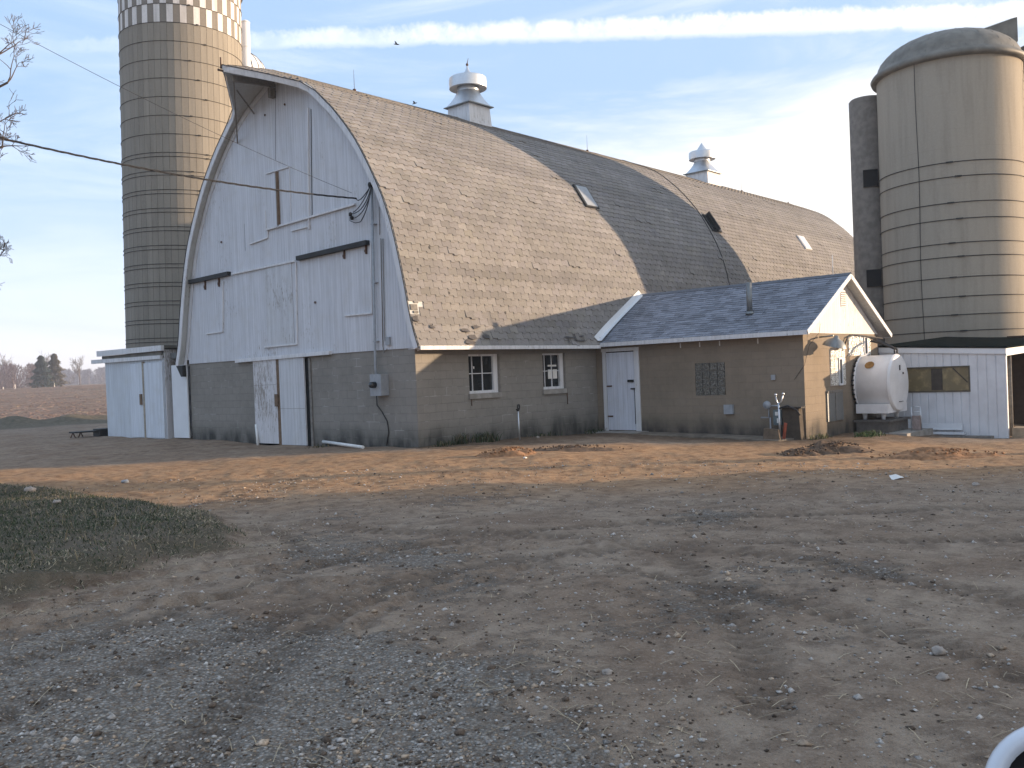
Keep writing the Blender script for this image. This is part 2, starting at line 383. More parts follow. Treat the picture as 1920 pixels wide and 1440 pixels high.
def ground():
    aw = np.concatenate([np.linspace(math.radians(6), math.radians(78), 760), np.linspace(math.radians(78), math.radians(366), 150)[1:-1]])
    rr = np.concatenate([[.0], np.geomspace(.8, 3.2, 12), np.geomspace(3.3, 60, 520), np.geomspace(62, 300, 90), np.geomspace(320, 1100, 12)])
    A, Rr = np.meshgrid(aw, rr[1:]); X = CPOS[0]+Rr*np.cos(A); Y = CPOS[1]+Rr*np.sin(A); Z = H(X, Y)
    na = len(aw); nr = len(rr)-1
    V = np.concatenate([[[CPOS[0], CPOS[1], 0.]], np.stack([X, Y, Z], -1).reshape(-1, 3)])
    idx = 1+np.arange(nr*na).reshape(nr, na); nx = np.roll(idx, -1, 1)
    q = np.stack([idx[:-1], idx[1:], nx[1:], nx[:-1]], -1).reshape(-1, 4)
    tri = np.stack([np.zeros(na, int), idx[0], nx[0]], -1)
    me = bpy.data.meshes.new('ground'); me.from_pydata(V.tolist(), [], tri.tolist()+q.tolist())
    me.polygons.foreach_set('use_smooth', [True]*len(me.polygons))
    x, y = V[:, 0], V[:, 1]; sd = poly_sd(x, y, LAWN)+.45*fbm(x*1.3, y*1.3, 9, 4)
    d = fielddist(x, y); az = np.arctan2(y-CPOS[1], x-CPOS[0])
    lawn = sst(-.15, .35, sd)
    # gravel share: bottom left of the yard, thinning out
    grav = np.clip(sst(-.25, .45, fbm(x*.55, y*.55, 41, 4)*.9+.95*sst(9.5, 5., d)*sst(.62, 1.05, az)-.30+.22*sst(9, 4, d)), 0, 1)*(1-lawn)*sst(19, 10, d)
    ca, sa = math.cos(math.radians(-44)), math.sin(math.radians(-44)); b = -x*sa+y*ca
    orange = sst(-10.6, -6.9, b+1.0*fbm(x*.5, y*.5, 51, 3))*sst(48, 38, d)*(.18+.82*sst(-.2, -1.7, b+.5*fbm(x*.4, y*.4, 52, 3)))  # orange mostly stands for sunlight, so it is kept to the sunlit strip
    field = sst(58, 60, d)*sst(.6, .9, az)*sst(2.7, 2.3, az)
    ca_ = me.color_attributes.new('gm', 'FLOAT_COLOR', 'POINT')
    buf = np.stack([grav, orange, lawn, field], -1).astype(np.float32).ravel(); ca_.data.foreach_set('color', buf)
    ba = me.attributes.new('bm', 'FLOAT', 'POINT'); ba.data.foreach_set('value', (sst(48, 51, d+2*fbm(x*.2, y*.2, 5, 3))*sst(.6, .9, az)*sst(61, 59, d)*.9).astype(np.float32))
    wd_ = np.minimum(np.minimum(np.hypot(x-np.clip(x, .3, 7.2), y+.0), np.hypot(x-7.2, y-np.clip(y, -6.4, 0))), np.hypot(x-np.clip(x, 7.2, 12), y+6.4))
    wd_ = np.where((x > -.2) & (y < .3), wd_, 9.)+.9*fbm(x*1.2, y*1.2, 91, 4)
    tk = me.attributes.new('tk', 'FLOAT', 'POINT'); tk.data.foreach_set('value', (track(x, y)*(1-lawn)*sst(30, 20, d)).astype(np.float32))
    dk = me.attributes.new('dk', 'FLOAT', 'POINT'); dk.data.foreach_set('value', (sst(2.8, .9, wd_)*.9).astype(np.float32))  # darker soil by the walls, widened to imitate the shade there
    t = NT('yard_ground'); at_ = t.attr('gm'); sp = t.new('ShaderNodeSeparateColor', i_0=at_.outputs['Color'])
    g, o_, l_ = sp.outputs[0], sp.outputs[1], sp.outputs[2]; fl = at_.outputs['Alpha']; v = t.obj()
    n1 = t.noise(v, .8, 6, .6); n2 = t.noise(v, 5, 6, .65); n3 = t.noise(v, 38, 4, .7)
    dirt = t.mix(t.ramp(n1, .3, .7), (.235,.168,.118), (.345,.272,.203))
    dirt = t.mix(t.ramp(n2, .35, .75, 0., .75), dirt, (.14,.098,.070))
    dirt = t.mix(t.ramp(t.noise(v, 2.3, 5, .7), .5, .68, 0., .6), dirt, (.12,.085,.062))
    dirt = t.mix(t.ramp(n3, .5, .72, 0., .55), dirt, (.37,.31,.25))
    dirt = t.mix(t.ramp(n3, .45, .28, 0., .6), dirt, (.095,.07,.052))
    vo = t.new('ShaderNodeTexVoronoi', i_Scale=46., i_Randomness=1.); t.l.new(v, vo.inputs['Vector'])
    vo2 = t.new('ShaderNodeTexVoronoi', i_Scale=95., i_Randomness=1.); t.l.new(v, vo2.inputs['Vector'])
    sv = t.new('ShaderNodeSeparateColor', i_0=vo.outputs['Color'])
    st = t.mix(sv.outputs[0], (.17,.155,.132), (.50,.455,.40)); st = t.mix(t.ramp(sv.outputs[1], .6, .9, 0., .7), st, (.27,.20,.14))
    edge = t.ramp(vo.outputs['Distance'], .25, .55)
    st = t.mix(t.math('MULTIPLY', edge, .55), st, (.14,.11,.085))
    gm = t.ramp(t.math('ADD', t.math('ADD', t.math('MULTIPLY', n3, .45), t.math('MULTIPLY', n2, .8)), t.math('MULTIPLY', g, .42)), .74, .98)
    c = t.mix(gm, dirt, st)
    c = t.mix(t.math('MULTIPLY', t.attr('tk').outputs['Fac'], .62), c, (.105,.078,.058))
    oc = t.mix(t.ramp(n2, .35, .7), (.46,.285,.155), (.25,.145,.08)); oc = t.mix(t.ramp(n1, .5, .75, 0., .35), oc, (.46,.33,.21))  # warm sunlit tone put into the soil colour
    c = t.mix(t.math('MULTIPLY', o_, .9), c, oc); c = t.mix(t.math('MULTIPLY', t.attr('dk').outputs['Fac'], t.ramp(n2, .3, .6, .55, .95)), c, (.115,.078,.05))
    gr = t.mix(t.ramp(n2, .35, .65), (.055,.055,.034), (.12,.10,.068)); gr = t.mix(t.ramp(n1, .42, .62, 0., .7), gr, (.13,.105,.078))
    c = t.mix(t.math('MULTIPLY', t.ramp(l_, .02, .35), t.ramp(n2, .35, .6)), c, (.15,.108,.078)); c = t.mix(t.math('MULTIPLY', t.ramp(l_, .25, .9), t.ramp(n3, .3, .6, .55, 1.)), c, gr)
    fv = t.noise(t.obj((.18,.5,.3)), 1., 8, .7); fc = t.mix(t.ramp(fv, .35, .65), (.145,.095,.068), (.27,.19,.135)); fc = t.mix(t.ramp(t.noise(v, .06, 4), .5, .7, 0., .5), fc, (.18,.155,.12))
    bm = t.attr('bm').outputs['Fac']; c = t.mix(bm, c, t.mix(t.ramp(n2, .4, .6), (.075,.07,.045), (.16,.13,.09)))
    c = t.mix(fl, c, fc)
    h = t.math('ADD', t.math('MULTIPLY', n3, .5), t.math('MULTIPLY', t.math('SUBTRACT', 1., vo.outputs['Distance']), t.math('MULTIPLY', gm, 1.1)))
    h = t.math('ADD', h, t.math('MULTIPLY', t.math('SUBTRACT', 1., vo2.outputs['Distance']), .3)); h = t.math('ADD', h, t.math('MULTIPLY', n2, 1.1)); h = t.math('MULTIPLY', h, t.math('ADD', 1., t.math('MULTIPLY', o_, .5)))
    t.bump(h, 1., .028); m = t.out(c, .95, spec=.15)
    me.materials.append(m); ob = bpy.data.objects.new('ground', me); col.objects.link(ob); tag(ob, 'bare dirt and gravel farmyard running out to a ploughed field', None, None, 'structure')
ground()

# field furrow lumps: clods on the ploughed field, one mass
def clods():
    mb = MB(); n = 5200
    d = 60+150*rng.random(n)**1.5; az = rng.uniform(1.08, 1.36, n); x = CPOS[0]+d*np.cos(az); y = CPOS[1]+d*np.sin(az); z = H(x, y)
    for i in range(n):
        s = rng.uniform(.08, .24); L = rng.uniform(1, 3.2); h = rng.uniform(.03, .10)
        a = az[i]+PI/2+rng.normal(0, .25); t = np.array([math.cos(a), math.sin(a), 0]); b = np.array([-t[1], t[0], 0]); p = np.array([x[i], y[i], z[i]-.02])
        k = rng.uniform(.7, 1.25); c = (.19*k, .13*k, .10*k)
        if rng.random() < .06: c = (.27, .20, .13)
        mb.add([p-t*s*L, p+b*s, p+t*s*L, p-b*s, p+np.array([0, 0, h])+t*rng.normal(0, .05)], [(0,3,4),(3,2,4),(2,1,4),(1,0,4)], c=c)
    build('field_clods', mb, m_vcol('clod_soil', gran=8, bump=0), label='ploughed clods covering the brown field', kind='stuff')
clods()

# ------------------------------------------------------------------ stones, straw, grass
def stone_mesh(mb, p, s, c, flat=.6):
    vs = []
    for q in ((1,0,0),(0,1,0),(-1,0,0),(0,-1,0),(0,0,1),(0,0,-1)):
        vs.append(p+np.array(q)*s*np.array([rng.uniform(.7,1.3), rng.uniform(.7,1.3), flat*rng.uniform(.7,1.2)])+rng.normal(0, s*.12, 3))
    mb.add(vs, [(0,1,4),(1,2,4),(2,3,4),(3,0,4),(1,0,5),(2,1,5),(3,2,5),(0,3,5)], True, c)
def gravel():
    mb = MB(); N = 80000
    d = 3.6+14*rng.random(N)**1.7; az = rng.uniform(math.radians(9), math.radians(74), N)
    x = CPOS[0]+d*np.cos(az); y = CPOS[1]+d*np.sin(az)
    lawn = poly_sd(x, y, LAWN) > -.1
    g = np.clip(sst(-.25, .45, fbm(x*.55, y*.55, 41, 4)*.9+.95*sst(9.5, 5., d)*sst(.62, 1.05, az)-.30+.22*sst(9, 4, d)), 0, 1)
    keep = (rng.random(N) < (.20+.5*g)*(.35+.65*(fbm(x*3, y*3, 77, 2) > 0))) & ~lawn
    x, y, d = x[keep], y[keep], d[keep]; z = H(x, y)
    for i in range(len(x)):
        s = min(.03, .0045*math.exp(abs(rng.normal(0, .55)))*(1+d[i]/22)); k = rng.uniform(.45, 1.15)
        c = (.44*k, .40*k, .36*k) if rng.random() < .6 else (.42*k, .32*k, .23*k)
        if rng.random() < .02: c = (.5, .47, .43)
        elif rng.random() < .30: c = (.13*k, .095*k, .07*k)
        if rng.random() < .02: s *= 2.2
        stone_mesh(mb, np.array([x[i], y[i], z[i]+s*.15]), s, c)
    build('gravel', mb, m_vcol('gravel_stone', gran=60, bump=0), label='loose grey gravel scattered over the yard', kind='stuff')
gravel()

def blade(mb, p, h, w, lean, c):
    a = rng.uniform(0, 2*PI); t = np.array([math.cos(a), math.sin(a), 0])*w; l = np.array([math.cos(lean[0]), math.sin(lean[0]), 0])*lean[1]*h
    mb.add([p-t, p+t, p+t*.7+l*.4+np.array([0,0,h*.6]), p-t*.7+l*.4+np.array([0,0,h*.6]), p+l+np.array([0,0,h*(1-.35*lean[1])])], [(0,1,2,3),(3,2,4)], False, c)
def lawn():
    mb = MB(); xs = [p[0] for p in LAWN]; ys = [p[1] for p in LAWN]; N = 150000
    x = rng.uniform(-16, max(xs)+.5, N); y = rng.uniform(min(ys), 6, N); sd = poly_sd(x, y, LAWN)+.45*fbm(x*1.3, y*1.3, 9, 4)
    rel = np.stack([x-CPOS[0], y-CPOS[1]]); fx = rel[0]*_f[0]+rel[1]*_f[1]; sx = rel[0]*CR[0]+rel[1]*CR[1]
    keep = (sd > -.12) & (rng.random(N) < (sst(-.25, .5, sd+.7*fbm(x*2.2, y*2.2, 66, 3))*.9+.08)*(.45+.55*sst(-.25, .1, fbm(x*5, y*5, 67, 2)))) & (sx/fx > -.62)
    x, y, sd = x[keep], y[keep], sd[keep]; z = H(x, y); dry = fbm(x*.9, y*.9, 61, 3)
    M_ = min(len(x), 52000)
    for i in range(M_):
        e = sst(.2, 1.9, sd[i]+dry[i]*1.5); k = rng.uniform(.6, 1.3)
        if rng.random() < .14+.5*(1-e): c = (.30*k, .25*k, .17*k); h = rng.uniform(.015, .05); ln = rng.uniform(.8, 2.4)
        else: c = (.045*k, .066*k, .032*k) if rng.random() < .75 else (.085*k, .090*k, .048*k); h = rng.uniform(.02, .055)*(1.6 if rng.random() < .05 else 1); ln = rng.uniform(.3, 1.5)
        if rng.random() < .012: c = (.26*k, .21*k, .13*k); h = rng.uniform(.08, .17); ln = rng.uniform(.2, .8)
        blade(mb, np.array([x[i], y[i], z[i]-.004]), h, rng.uniform(.0025, .006), (rng.uniform(0, 2*PI), ln), c)
    build('lawn_grass', mb, veg, label='short dark green grass with dead straw on the low bank at left', kind='stuff')
lawn()
def straw():
    mb = MB(); N = 3400
    for i in range(N):
        if i < 1900:
            k = rng.integers(0, len(LAWN)-1); t = rng.random(); p = LAWN[k]*(1-t)+LAWN[k+1]*t+rng.normal(0, .35, 2)
        else:
            d = 4+13*rng.random()**1.2; a = rng.uniform(.2, 1.3); p = CPOS[:2]+d*np.array([math.cos(a), math.sin(a)])
        z = .006; L = rng.uniform(.02, .10); a = rng.uniform(0, PI); t = np.array([math.cos(a), math.sin(a), rng.normal(0, .12)])*L; w = np.array([-t[1], t[0], 0])/L*.0022
        q = np.array([p[0], p[1], z]); k = rng.uniform(.6, 1.1); mid = q+np.array([0,0,.006])
        mb.add([q-t-w, mid-w, mid+w, q-t+w, q+t-w, q+t+w], [(0,1,2,3),(1,4,5,2)], False, (.42*k, .34*k, .23*k))
    va = np.array(mb.v).reshape(-1, 6, 3); va[:, :, 2] += H(va[:, 0, 0], va[:, 0, 1])[:, None]; mb.v = [tuple(q) for q in va.reshape(-1, 3)]
    build('straw_litter', mb, veg, label='bits of straw and dead stems littering the dirt', kind='stuff')
straw()

# ------------------------------------------------------------------ BARN
BW, BL, BH = 10.4, 32.2, 2.42
YC = BW/2
OV = .22
PR = [(5.60,2.38),(5.38,3.0),(5.22,3.75),(5.02,4.6),(4.79,5.4),(4.53,6.05),(4.12,6.8),(3.60,7.6),(2.95,8.35),(2.44,8.83),(1.60,9.48),(0,10.22)]
def catmull(P, n):
    P = [np.array(p, float) for p in P]; P = [2*P[0]-P[1]]+P+[2*P[-1]-P[-2]]; out = []
    for i in range(1, len(P)-2):
        for k in range(n):
            t = k/n; a, b, c, d = P[i-1:i+3]
            out.append(.5*((2*b)+(-a+c)*t+(2*a-5*b+4*c-d)*t*t+(-a+3*b-3*c+d)*t**3))
    out.append(P[-2]); return out
PF = catmull(PR, 4)     # (half width, z) from eave to apex
arc = np.concatenate([[0], np.cumsum([np.linalg.norm(PF[i+1]-PF[i]) for i in range(len(PF)-1)])])
PFa = np.array(PF)
def prof(s): return np.array([np.interp(s, arc, PFa[:, 0]), np.interp(s, arc, PFa[:, 1])])
def pnorm(s):
    t = prof(min(s+.05, arc[-1]))-prof(max(s-.05, 0)); t /= np.linalg.norm(t); return np.array([t[1], -t[0]]), t   # outward normal, up tangent
def xfront(hw): return -OV-1.36*max(0., 1-hw/1.72)
def zfront(hw, x): return -.20*max(0, (-x-OV)/1.36)   # the hood droops a little
barn = thing('barn', (0, 0, 0), 'large white barn with curved shingled gothic roof on concrete block walls', 'barn')

# block walls
mb = MB(); T = .2; zb = -.9
W1 = (1.80, 2.92, 1.20, 2.20); W2 = (4.72, 5.68, 1.20, 2.20)
def wall_y0(mb, x0, x1):     # wall in plane y=0, outer face at y=0, with two openings
    xs = x0
    for a, b, c, d in (W1, W2):
        mb.box(xs, a, 0, T, zb, BH); mb.box(a, b, 0, T, zb, c); mb.box(a, b, 0, T, d, BH); xs = b
    mb.box(xs, x1, 0, T, zb, BH)
wall_y0(mb, 0, BL); mb.box(0, BL, BW-T, BW, zb, BH); mb.box(BL-T, BL, T, BW-T, zb, BH)
DY0, DY1 = 4.20, 6.78
mb.box(0, T, T, DY0, zb, BH); mb.box(0, T, DY1, BW-T, zb, BH); mb.box(0, T, DY0, DY1, 2.3, BH)
build('block_wall', mb, block, barn)
mb = MB(); mb.box(.21, .25, T, BW-T, 2.43, 2.47); mb.box(.3, BL-.3, .3, BW-.3, -.3, -.25); mb.box(6.9, 6.95, .3, BW-.3, -.2, 2.4)
build('interior_floor', mb, void, barn)

# gable siding (front) and far end
def gable(mb, x0, x1, inset):
    pts = [(PFa[i, 0]-inset, PFa[i, 1]-inset*.35) for i in range(len(PFa))]
    pts = [(max(a, 0), b) for a, b in pts]
    poly = [(x0, YC-a, max(b, BH+.003)) for a, b in pts[1:]]+[(x0, YC+a, max(b, BH+.003)) for a, b in pts[1:-1]][::-1]
    mb.prism(poly, (x1-x0, 0, 0))
mb = MB(); gable(mb, -.03, .12, .10); gable(mb, BL-.12, BL+.03, .10); mb.box(-.0295, -.004, .03, BW-.03, BH-.05, BH+.16); build_each('gable_siding', mb, white, barn)

# roof deck: shell following the profile, with hood at the front (and the far end)
def roof_shell(off0, off1, xa=None):
    mb = MB(); n = len(PFa); segs = []
    for side in (-1, 1):
        rows = []
        for i in range(n):
            nn, tt = pnorm(arc[i]); hw, z = PFa[i]
            xf = xfront(hw)
            for off in (off0, off1):
                a, b = hw+nn[0]*off, z+nn[1]*off
                if i == n-1: a = 0.; b = z+off*1.1
                y = YC+side*a
                rows.append([(xf, y, b+zfront(hw, xf)), (-OV+.02, y, b), (BL*.33, y, b), (BL*.66, y, b), (BL+OV, y, b), (BL+OV-(xf+OV), y, b+zfront(hw, xf))])
        vs = [p for r in rows for p in r]; m = 6; fs = []
        for i in range(n-1):
            for k in range(m-1):
                o0 = (2*i)*m+k; o1 = (2*i+2)*m+k; q0 = o0+m; q1 = o1+m
                fs += [(o0, o0+1, o1+1, o1), (q0, q1, q1+1, q0+1)]
            fs += [((2*i)*m, (2*i+2)*m, (2*i+3)*m, (2*i+1)*m), ((2*i)*m+5, (2*i+1)*m+5, (2*i+3)*m+5, (2*i+2)*m+5)]
        fs += [(k, m+k, m+k+1, k+1) for k in range(m-1)]
        if side > 0: fs = [q[::-1] for q in fs]
        mb.add(vs, fs, False, (.24, .215, .185))
    return mb
roof = build('roof', roof_shell(-.10, -.004), soffit, barn)

# shingles as real overlapping tabs
def lowcourse(mb, x0, x1, s0, s1, side, w=.305, e=.185, base=(.222,.209,.196), skip=None):
    s = s0; row = 0
    while s < s1-.02:
        nn, tt = pnorm(s+e/2); eH = min(e, s1-s)
        p0 = prof(s); x = x0-(row % 2)*w*.5-rng.uniform(0, .03); hw = p0[0]
        xl = xfront(hw)+.0 if x0 < 0 else x0
        x = xl-((row % 2)*w*.5)
        rb = 1+.05*rng.normal()
        while x < x1:
            a, b = max(x, xl), min(x+w-.006, x1)
            if b-a > .03 and not (skip and skip(a, s)):
                lift = .013+.007*rng.random()+(.02 if rng.random() < .012 else 0); tab = .045; k = rb*(1+.06*rng.normal()); 
                c = (base[0]*k, base[1]*k, base[2]*k*(1+.02*rng.normal()))
                m1, m2 = a+(b-a)*.54, a+(b-a)*.57
                def P(u, v, h):
                    q = p0+tt*v+nn*(h); zz = zfront(hw, u) if u < -OV-.02 else 0
                    return (u, YC+side*q[0], q[1]+zz)
                top = [P(a, 0, lift), P(m1, 0, lift), P(m2, -tab, lift+.003), P(b, -tab, lift+.003), P(b, eH+.05, .001), P(a, eH+.05, .001)]
                bot = [P(a, 0, -.004), P(m1, 0, -.004), P(m2, -tab, -.004), P(b, -tab, -.004), P(b, eH+.05, -.004), P(a, eH+.05, -.004)]
                fs = [(0,1,2,3,4,5), (0,6,7,1), (1,7,8,2), (2,8,9,3), (3,9,10,4), (5,11,6,0)]
                if side > 0: fs = [q[::-1] for q in fs]
                mb.add(top+bot, fs, False, c)
            x += w
        s += e; row += 1
mb = MB()
def skp(x, s): return (x < -.12 and .72 < s < 1.12) or (x < .05 and .86 < s < .98)
lowcourse(mb, -.24, BL+OV, .03, arc[-1]-.02, -1, skip=skp)
lowcourse(mb, -.24, BL+OV, .03, arc[-1]-.02, 1, w=1.2, e=.37)
build('shingles', mb, shingle_m, roof)
mb = MB()     # ridge cap
x = -1.6
while x < BL+.4:
    L = .42; zz = (10.215+zfront(0, x) if x < -OV else 10.215)-(.055*(x-BL)/.3 if x > BL else 0)
    k = rng.uniform(.8, 1.35); c = (.27*k, .25*k, .225*k)
    for sd in (-1, 1):
        mb.add([(x, YC, zz+.026), (x+L, YC, zz+.018), (x+L, YC+sd*.15, zz-.058), (x, YC+sd*.15, zz-.050)], [(0,1,2,3) if sd > 0 else (3,2,1,0)], False, c)
    x += .38
build('ridge_cap', mb, shingle_m, roof)

# rake boards, front edge incl. hood
mb = MB()
for side in (-1, 1):
    prev = None
    for i in range(0, len(PFa)):
        nn, tt = pnorm(arc[i]); hw, z = PFa[i]; x = xfront(hw)-.012; z = z+zfront(hw, x)
        a = np.array([x, YC+side*(hw+nn[0]*-.005), z+nn[1]*-.005]); b = np.array([x, YC+side*(hw-nn[0]*.16), z-nn[1]*.16])
        if i == len(PFa)-1: a = np.array([x, YC, z]); b = np.array([x, YC, z-.18])
        if prev is not None:
            pa, pb = prev; dx = np.array([-.03, 0, 0])
            vs = [pa, a, b, pb, pa+dx, a+dx, b+dx, pb+dx]; fs = [(4,5,6,7),(0,4,7,3),(1,2,6,5),(0,1,5,4),(3,7,6,2),(3,2,1,0)]
            mb.add(vs, fs if side < 0 else [q[::-1] for q in fs])
        prev = (a, b)
build('rake_board', mb, white_plain, barn)
# black drip edge over the rake board
mb = MB()
for side in (-1, 1):
    pts = []
    for i in range(0, len(PFa), 2):
        nn, tt = pnorm(arc[i]); hw, z = PFa[i]; x = xfront(hw)-.045
        pts.append((x, YC+side*(hw+nn[0]*.008), z+nn[1]*.008+zfront(hw, x)))
    mb.tube(pts, .013, 5)
build_each('drip_edge', mb, dark, barn)
# soffit: boxed underside of the hood and rake; frieze boards lying on the siding
mb = MB()
for side in (-1, 1):
    prev = None
    for i in range(0, len(PFa)):
        nn, tt = pnorm(arc[i]); hw, z = PFa[i]
        a = np.array([-.034, YC+side*max(0, hw-.13*nn[0]-.0), z-.13*nn[1]]); b = np.array([-.034, YC+side*max(0, hw-.27*nn[0]), z-.27*nn[1]])
        if i == len(PFa)-1: a[1] = b[1] = YC; a[2] = z-.16; b[2] = z-.36
        if prev is not None:
            pa, pb = prev; dx = np.array([-.022, 0, 0]); vs = [pa, a, b, pb, pa+dx, a+dx, b+dx, pb+dx]; fs = [(4,5,6,7),(0,4,7,3),(1,2,6,5),(3,7,6,2),(0,1,5,4)]
            mb.add(vs, fs if side < 0 else [q[::-1] for q in fs])
        prev = (a, b)
build('frieze_board', mb, white_plain, barn)
mb = MB(); mb.beam((-1.35, YC, 9.72), (.1, YC, 9.86), .09, .16); mb.box(-.22, -.06, YC-.06, YC+.06, 9.45, 9.72)
mb.beam((-.9, YC+.5, 9.62), (-.06, YC+1.0, 9.25), .03, .03); mb.beam((-1.2, YC+.15, 9.75), (-.06, YC+1.9, 8.62), .035, .05)
build_each('hay_carrier_beam', mb, oldwood, barn)
mb = MB(); mb.tube([(-1.66, YC, 9.93), (-1.66, YC, 10.2)], .02); mb.tube([(-1.75, YC, 9.86), (-1.6, YC, 9.86)], .03)
build_each('hood_tip_iron', mb, rust, barn)

# eave trim: white board under the shingles
mb = MB(); y0 = YC-5.60
mb.box(-.21, 6.86, y0-.035, y0-.005, 2.305, 2.40); mb.box(-.21, 6.86, y0-.005, .0-.002, 2.335, 2.35)
mb.box(12.6, BL+.3, y0-.035, y0-.005, 2.305, 2.40)
y1 = YC+5.60; mb.box(-.21, BL+.2, y1+.005, y1+.035, 2.305, 2.40); mb.box(-.21, BL+.2, BW+.002, y1+.005, 2.335, 2.35)
build_each('eave_board', mb, white_plain, barn)
# left eave bracket (dark corner block) and eave return
mb = MB(); mb.prism([(-.24, BW+.02, 2.33), (-.24, y1, 2.33), (-.24, BW+.12, 1.98), (-.24, BW+.02, 1.98)], (.12, 0, 0)); build('eave_bracket', mb, dark, barn)

def on0(x, y, X=-.03): return pl(x, y, 0, X)
def rect_from_px(x0, y0, x1, y1, X):
    a = pl(x0, y0, 0, X); b = pl(x1, y1, 0, X); return min(a[1], b[1]), max(a[1], b[1]), min(a[2], b[2]), max(a[2], b[2])
def strip(mb, p, q, w, th=.03, X=-.03):
    a = pl(*p, 0, X); b = pl(*q, 0, X); a[0] = b[0] = X-th/2+.001; mb.beam(a, b, th, w, up=(1, 0, 0)) if False else None
    d = b-a; L = np.linalg.norm(d); t = d/L; n = np.cross(t, (1, 0, 0)); mb.obox((a+b)/2, t*L/2, n*w/2, np.array([th/2, 0, 0]))
# tall thin trim, ledges, battens on the siding
mb = MB()
for a, b, w, th in (((579,203),(581,430),.05,.05), ((500,326),(543,313),.03,.04), ((502,431),(668,383),.05,.07), ((470,458),(503,446),.035,.05), ((548,433),(580,425),.035,.05), ((503,431),(503,447),.03,.03), ((697,455),(699,588),.03,.04),
      ((648,592),(699,587),.04,.05), ((419,527),(419,622),.035,.04), ((388,626),(419,622),.035,.04), ((556,490),(558,646),.045,.04), ((497,651),(558,645),.04,.05), ((437,514),(556,489),.05,.06), ((543,313),(546,420),.02,.02), ((498,395),(500,430),.02,.02)):
    strip(mb, a, b, w, th)
build_each('trim_batten', mb, white_plain, barn)
mb = MB(); strip(mb, (521,322), (525,425), .065, .07); build('hay_door_post', mb, wood, barn)
mb = MB(); strip(mb, (583.5,205), (585.5,404), .022, .012); strip(mb, (517,170), (517,300), .012, .006)
strip(mb, (458,420),(460,470), .006, .005)
build_each('board_gap', mb, dark, barn)
a = rect_from_px(497, 496, 553, 648, -.03); mb = MB(); mb.box(-.052, -.031, a[0], a[1], a[2], a[3]-.02); build('hay_door', mb, white_worn, barn, label='weathered centre hay door panel')
a = rect_from_px(562, 482, 696, 585, -.03)
for nm, p, q in (('door_track', (360,529), (433,513)), ('door_track', (562,485), (693,455))):
    mb = MB(); strip(mb, p, q, .115, .13); tr = build(nm, mb, dark, barn)
    for hx in ((386,412) if p[0] < 400 else (647,688)):
        t = (hx-p[0])/(q[0]-p[0]); yy = p[1]+(q[1]-p[1])*t; mb = MB(); strip(mb, (hx, yy+3), (hx, yy+20), .035, .05); strip(mb, (hx-1, yy+12), (hx-1, yy+17), .07, .04)
        build('track_hanger', mb, rust, tr)
# small knots
mb = MB()
for p in ((498,216),(535,196),(416,454),(592,567)): q = pl(*p, 0, -.03); mb.lathe([(.0,-.035),(.03,-.034),(.035,-.02)], q, 10, axis=(1,0,0))
build_each('knot_hole', mb, rust, barn)
# base flashing board over lower doors
mb = MB(); strip(mb, (446,677), (622,661), .10, .10, -.03); build('door_hood', mb, white_plain, barn)
# sliding doors at ground level
zt = 2.33
for nm, y0_, y1_, mt, lb in (('sliding_door', 5.62, 6.74, white_old, 'left door leaf with peeling paint'), ('sliding_door', 4.33, 5.47, white_worn, 'cleaner right door leaf')):
    mb = MB(); mb.box(-.085, -.04, y0_, y1_, -.02 if y0_ > 5 else -.04, zt); d_ = build(nm, mb, mt, barn, label=lb)
    mb = MB(); mb.box(-.088, -.0852, y0_+.01, y1_-.01, 1.62 if y0_ > 5 else .95, 1.628 if y0_ > 5 else .958); build_each('door_seam', mb, oldwood, d_)
mb = MB(); mb.box(-.075, -.03, 5.475, 5.615, -.05, zt); build('door_post', mb, wood, barn)
mb = MB(); mb.box(-.12, -.085, 5.56, 5.70, 1.02, 1.36); build('latch_board', mb, wood, barn)
mb = MB(); mb.box(-.02, .1, 4.20, 4.33, -.1, 2.32); mb.box(.05, .1, 4.33, 6.78, -.1, 2.3); build_each('door_gap', mb, void, barn)
mb = MB(); mb.box(-.035, -.004, 4.10, 4.19, -.1, 2.3); build_each('door_jamb', mb, oldwood, barn)
# white end panel beside the corner
mb = MB(); mb.box(-.10, -.06, 10.43, 11.36, .06, 2.36); build('end_panel', mb, white_clean, barn)

# side windows, recessed
def side_window(W, notices):
    a, b, c, d = W; f = MB(); yy = .10
    f.box(a, a+.03, .05, yy+.05, c, d); f.box(b-.16, b, .05, yy+.05, c, d); f.box(a+.03, b-.16, .05, yy+.05, d-.05, d); f.box(a+.03, b-.16, .05, yy+.05, c, c+.07)
    w = build('window', f, white_plain, barn)
    x0, x1, z0, z1 = a+.03, b-.16, c+.07, d-.05
    s = MB()
    for q in (x0+(x1-x0)*.20, x0+(x1-x0)*.60): s.box(q-.011, q+.011, yy-.01, yy+.012, z0, z1)
    zc = z0+(z1-z0)*.5; s.box(x0, x1, yy-.013, yy+.009, zc-.011, zc+.011); build('muntin', s, white_plain, w)
    g = MB(); g.box(x0, x1, yy+.012, yy+.018, z0, z1); build('pane', g, glass, w)
    l = MB(); l.box(a-.05, b+.02, -.05, .0-.002, c-.13, c+.0); l.box(a+.002, b-.002, -.002, .05, c-.02, c+.002); build('sill', l, conc, w)
    j = MB(); j.box(b-.004+.0, b+.045, -.012, -.002, c, d+.02); build('jamb_board', j, oldwood, w)
    return w, (x0, x1, z0, z1)
w1, r1 = side_window(W1, 0); w2, r2 = side_window(W2, 1)
